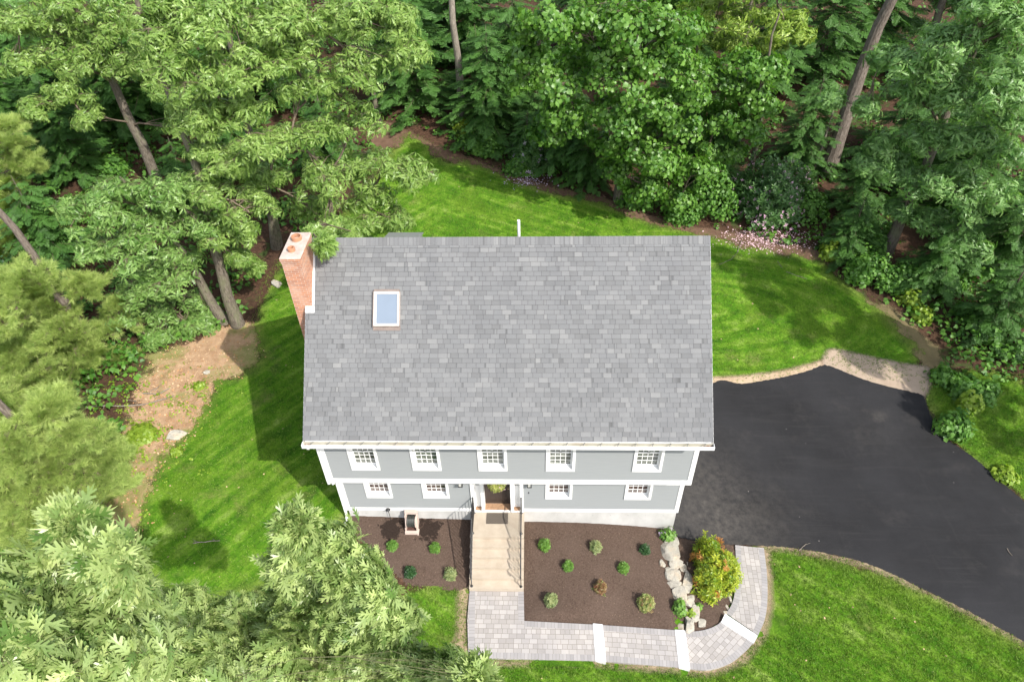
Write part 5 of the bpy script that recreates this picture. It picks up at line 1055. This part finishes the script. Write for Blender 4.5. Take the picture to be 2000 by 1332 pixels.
# ------------------------------------------------------------------ small things by the house
TAN = plain('tan_plastic', (.55, .44, .38), .5, .08); HOSE = plain('dark_hose', (.05, .055, .05), .45, .2)
q = G(np.array([[806., 1030.]]))[0]; x, y, z = q[0], q[1], q[2]+.02
reel = empty('hose_reel', (x, y, z), 'tan plastic hose reel with coiled dark hose standing on the mulch', 'hose reel')
mb = MB()
for sx in (-.2, .2):
    mb.box(x+sx-.02, x+sx+.02, y-.2, y+.2, z+.05, z+.2); mb.hexa([(x+sx-.02, y-.12, z+.2), (x+sx+.02, y-.12, z+.2), (x+sx+.02, y+.2, z+.2), (x+sx-.02, y+.2, z+.2), (x+sx-.02, y+.04, z+.62), (x+sx+.02, y+.04, z+.62), (x+sx+.02, y+.2, z+.62), (x+sx-.02, y+.2, z+.62)])
mb.box(x-.22, x+.22, y-.3, y-.2, z+.0, z+.1); mb.box(x-.22, x+.22, y+.12, y+.22, z+.62, z+.74); mb.box(x+.22, x+.26, y-.33, y-.1, z, z+.06); mb.box(x-.22, x-.18, y-.2, y+.2, z, z+.05); mb.box(x+.18, x+.22, y-.2, y+.2, z, z+.05); mb.build('frame', TAN, reel)
mb = MB(); mb.box(x-.18, x+.18, y-.2, y-.02, z+.02, z+.04); mb.build('tray', plain('brown_tray', (.10, .05, .04), .6, .2), reel)
for sx in (-.165, .165):
    mb = MB(); c_ = (x+sx, y+.03, z+.36); mb.lathe((0, 0, 0), [(0, -.01), (.24, -.01), (.24, .01), (0, .01)], 24); mb.v = [(c_[0]+pz, c_[1]+px_, c_[2]+py_) for px_, py_, pz in mb.v]; mb.build('drum_flange', TAN, reel)
mb = MB()
for k in range(11):
    xx = x-.145+k*.029; R_ = .19+.012*(k % 3); mb.tube([(xx+.006*sin(t), y+.03+R_*cos(t), z+.36+R_*sin(t)) for t in np.linspace(0, 2*pi, 21)], .013, 5, caps=False)
mb.build('hose', HOSE, reel, True)
q = G(np.array([[764., 1016.]]))[0]; gl2 = empty('garden_lamp', q, 'slim black garden lamp on a stake against the foundation', 'lamp')
mb = MB(); mb.tube([q-[0, 0, .1], q+[-.02, 0, .62]], .012, 6); mb.build('stake', BLACK, gl2); mb = MB(); mb.lathe(q+[-.02, 0, .60], [(.0, .0), (.03, .0), (.035, .05), (.085, .06), (.03, .13), (0, .15)], 10); mb.build('lamp_shade', BLACK, gl2)
# hanging basket
hx, hy, hz = -.42, -.33, 1.93; hb = empty('hanging_basket', (hx, hy, hz), 'yellow green flowering basket hanging before the front door', 'hanging basket')
mb = MB(); mb.lathe((hx, hy, hz-.1), [(0, 0), (.10, .01), (.15, .16), (.14, .16), (.1, .05)], 14); mb.build('pot', plain('dark_pot', (.06, .04, .03), .7, .2), hb)
mb = MB()
for a in range(3): mb.tube([(hx+.14*cos(a*2.1), hy+.14*sin(a*2.1), hz+.06), (hx, hy, Z2)], .004, 4)
mb.build('hanger', BLACK, hb)
rg = np.random.default_rng(17); n = 110; u = rg.normal(size=(n, 3)); u /= np.linalg.norm(u, axis=1)[:, None]; p = np.array([hx, hy, hz+.05])+u*np.array([.27, .24, .2]); V, F, T = scatter(TPL['shrub'], p, frames(u+np.array([0, 0, .2]), rg), rg.uniform(.07, .12, n), rg.uniform(0, 1, n), rg); bulk('foliage', V, F, leafmat('basket_leaves', (.22, .27, .05), (.55, .55, .18), .35, .45), hb, {'tint': T})
u = rg.normal(size=(40, 3)); u /= np.linalg.norm(u, axis=1)[:, None]; p = np.array([hx+.06, hy-.02, hz+.06])+u*np.array([.27, .25, .2]); V, F, T = scatter(TPL['shrub'], p, frames(u, rg), rg.uniform(.03, .05, 40), rg.uniform(0, 1, 40), rg); bulk('blossom', V, F, PINK, hb, {'tint': T})
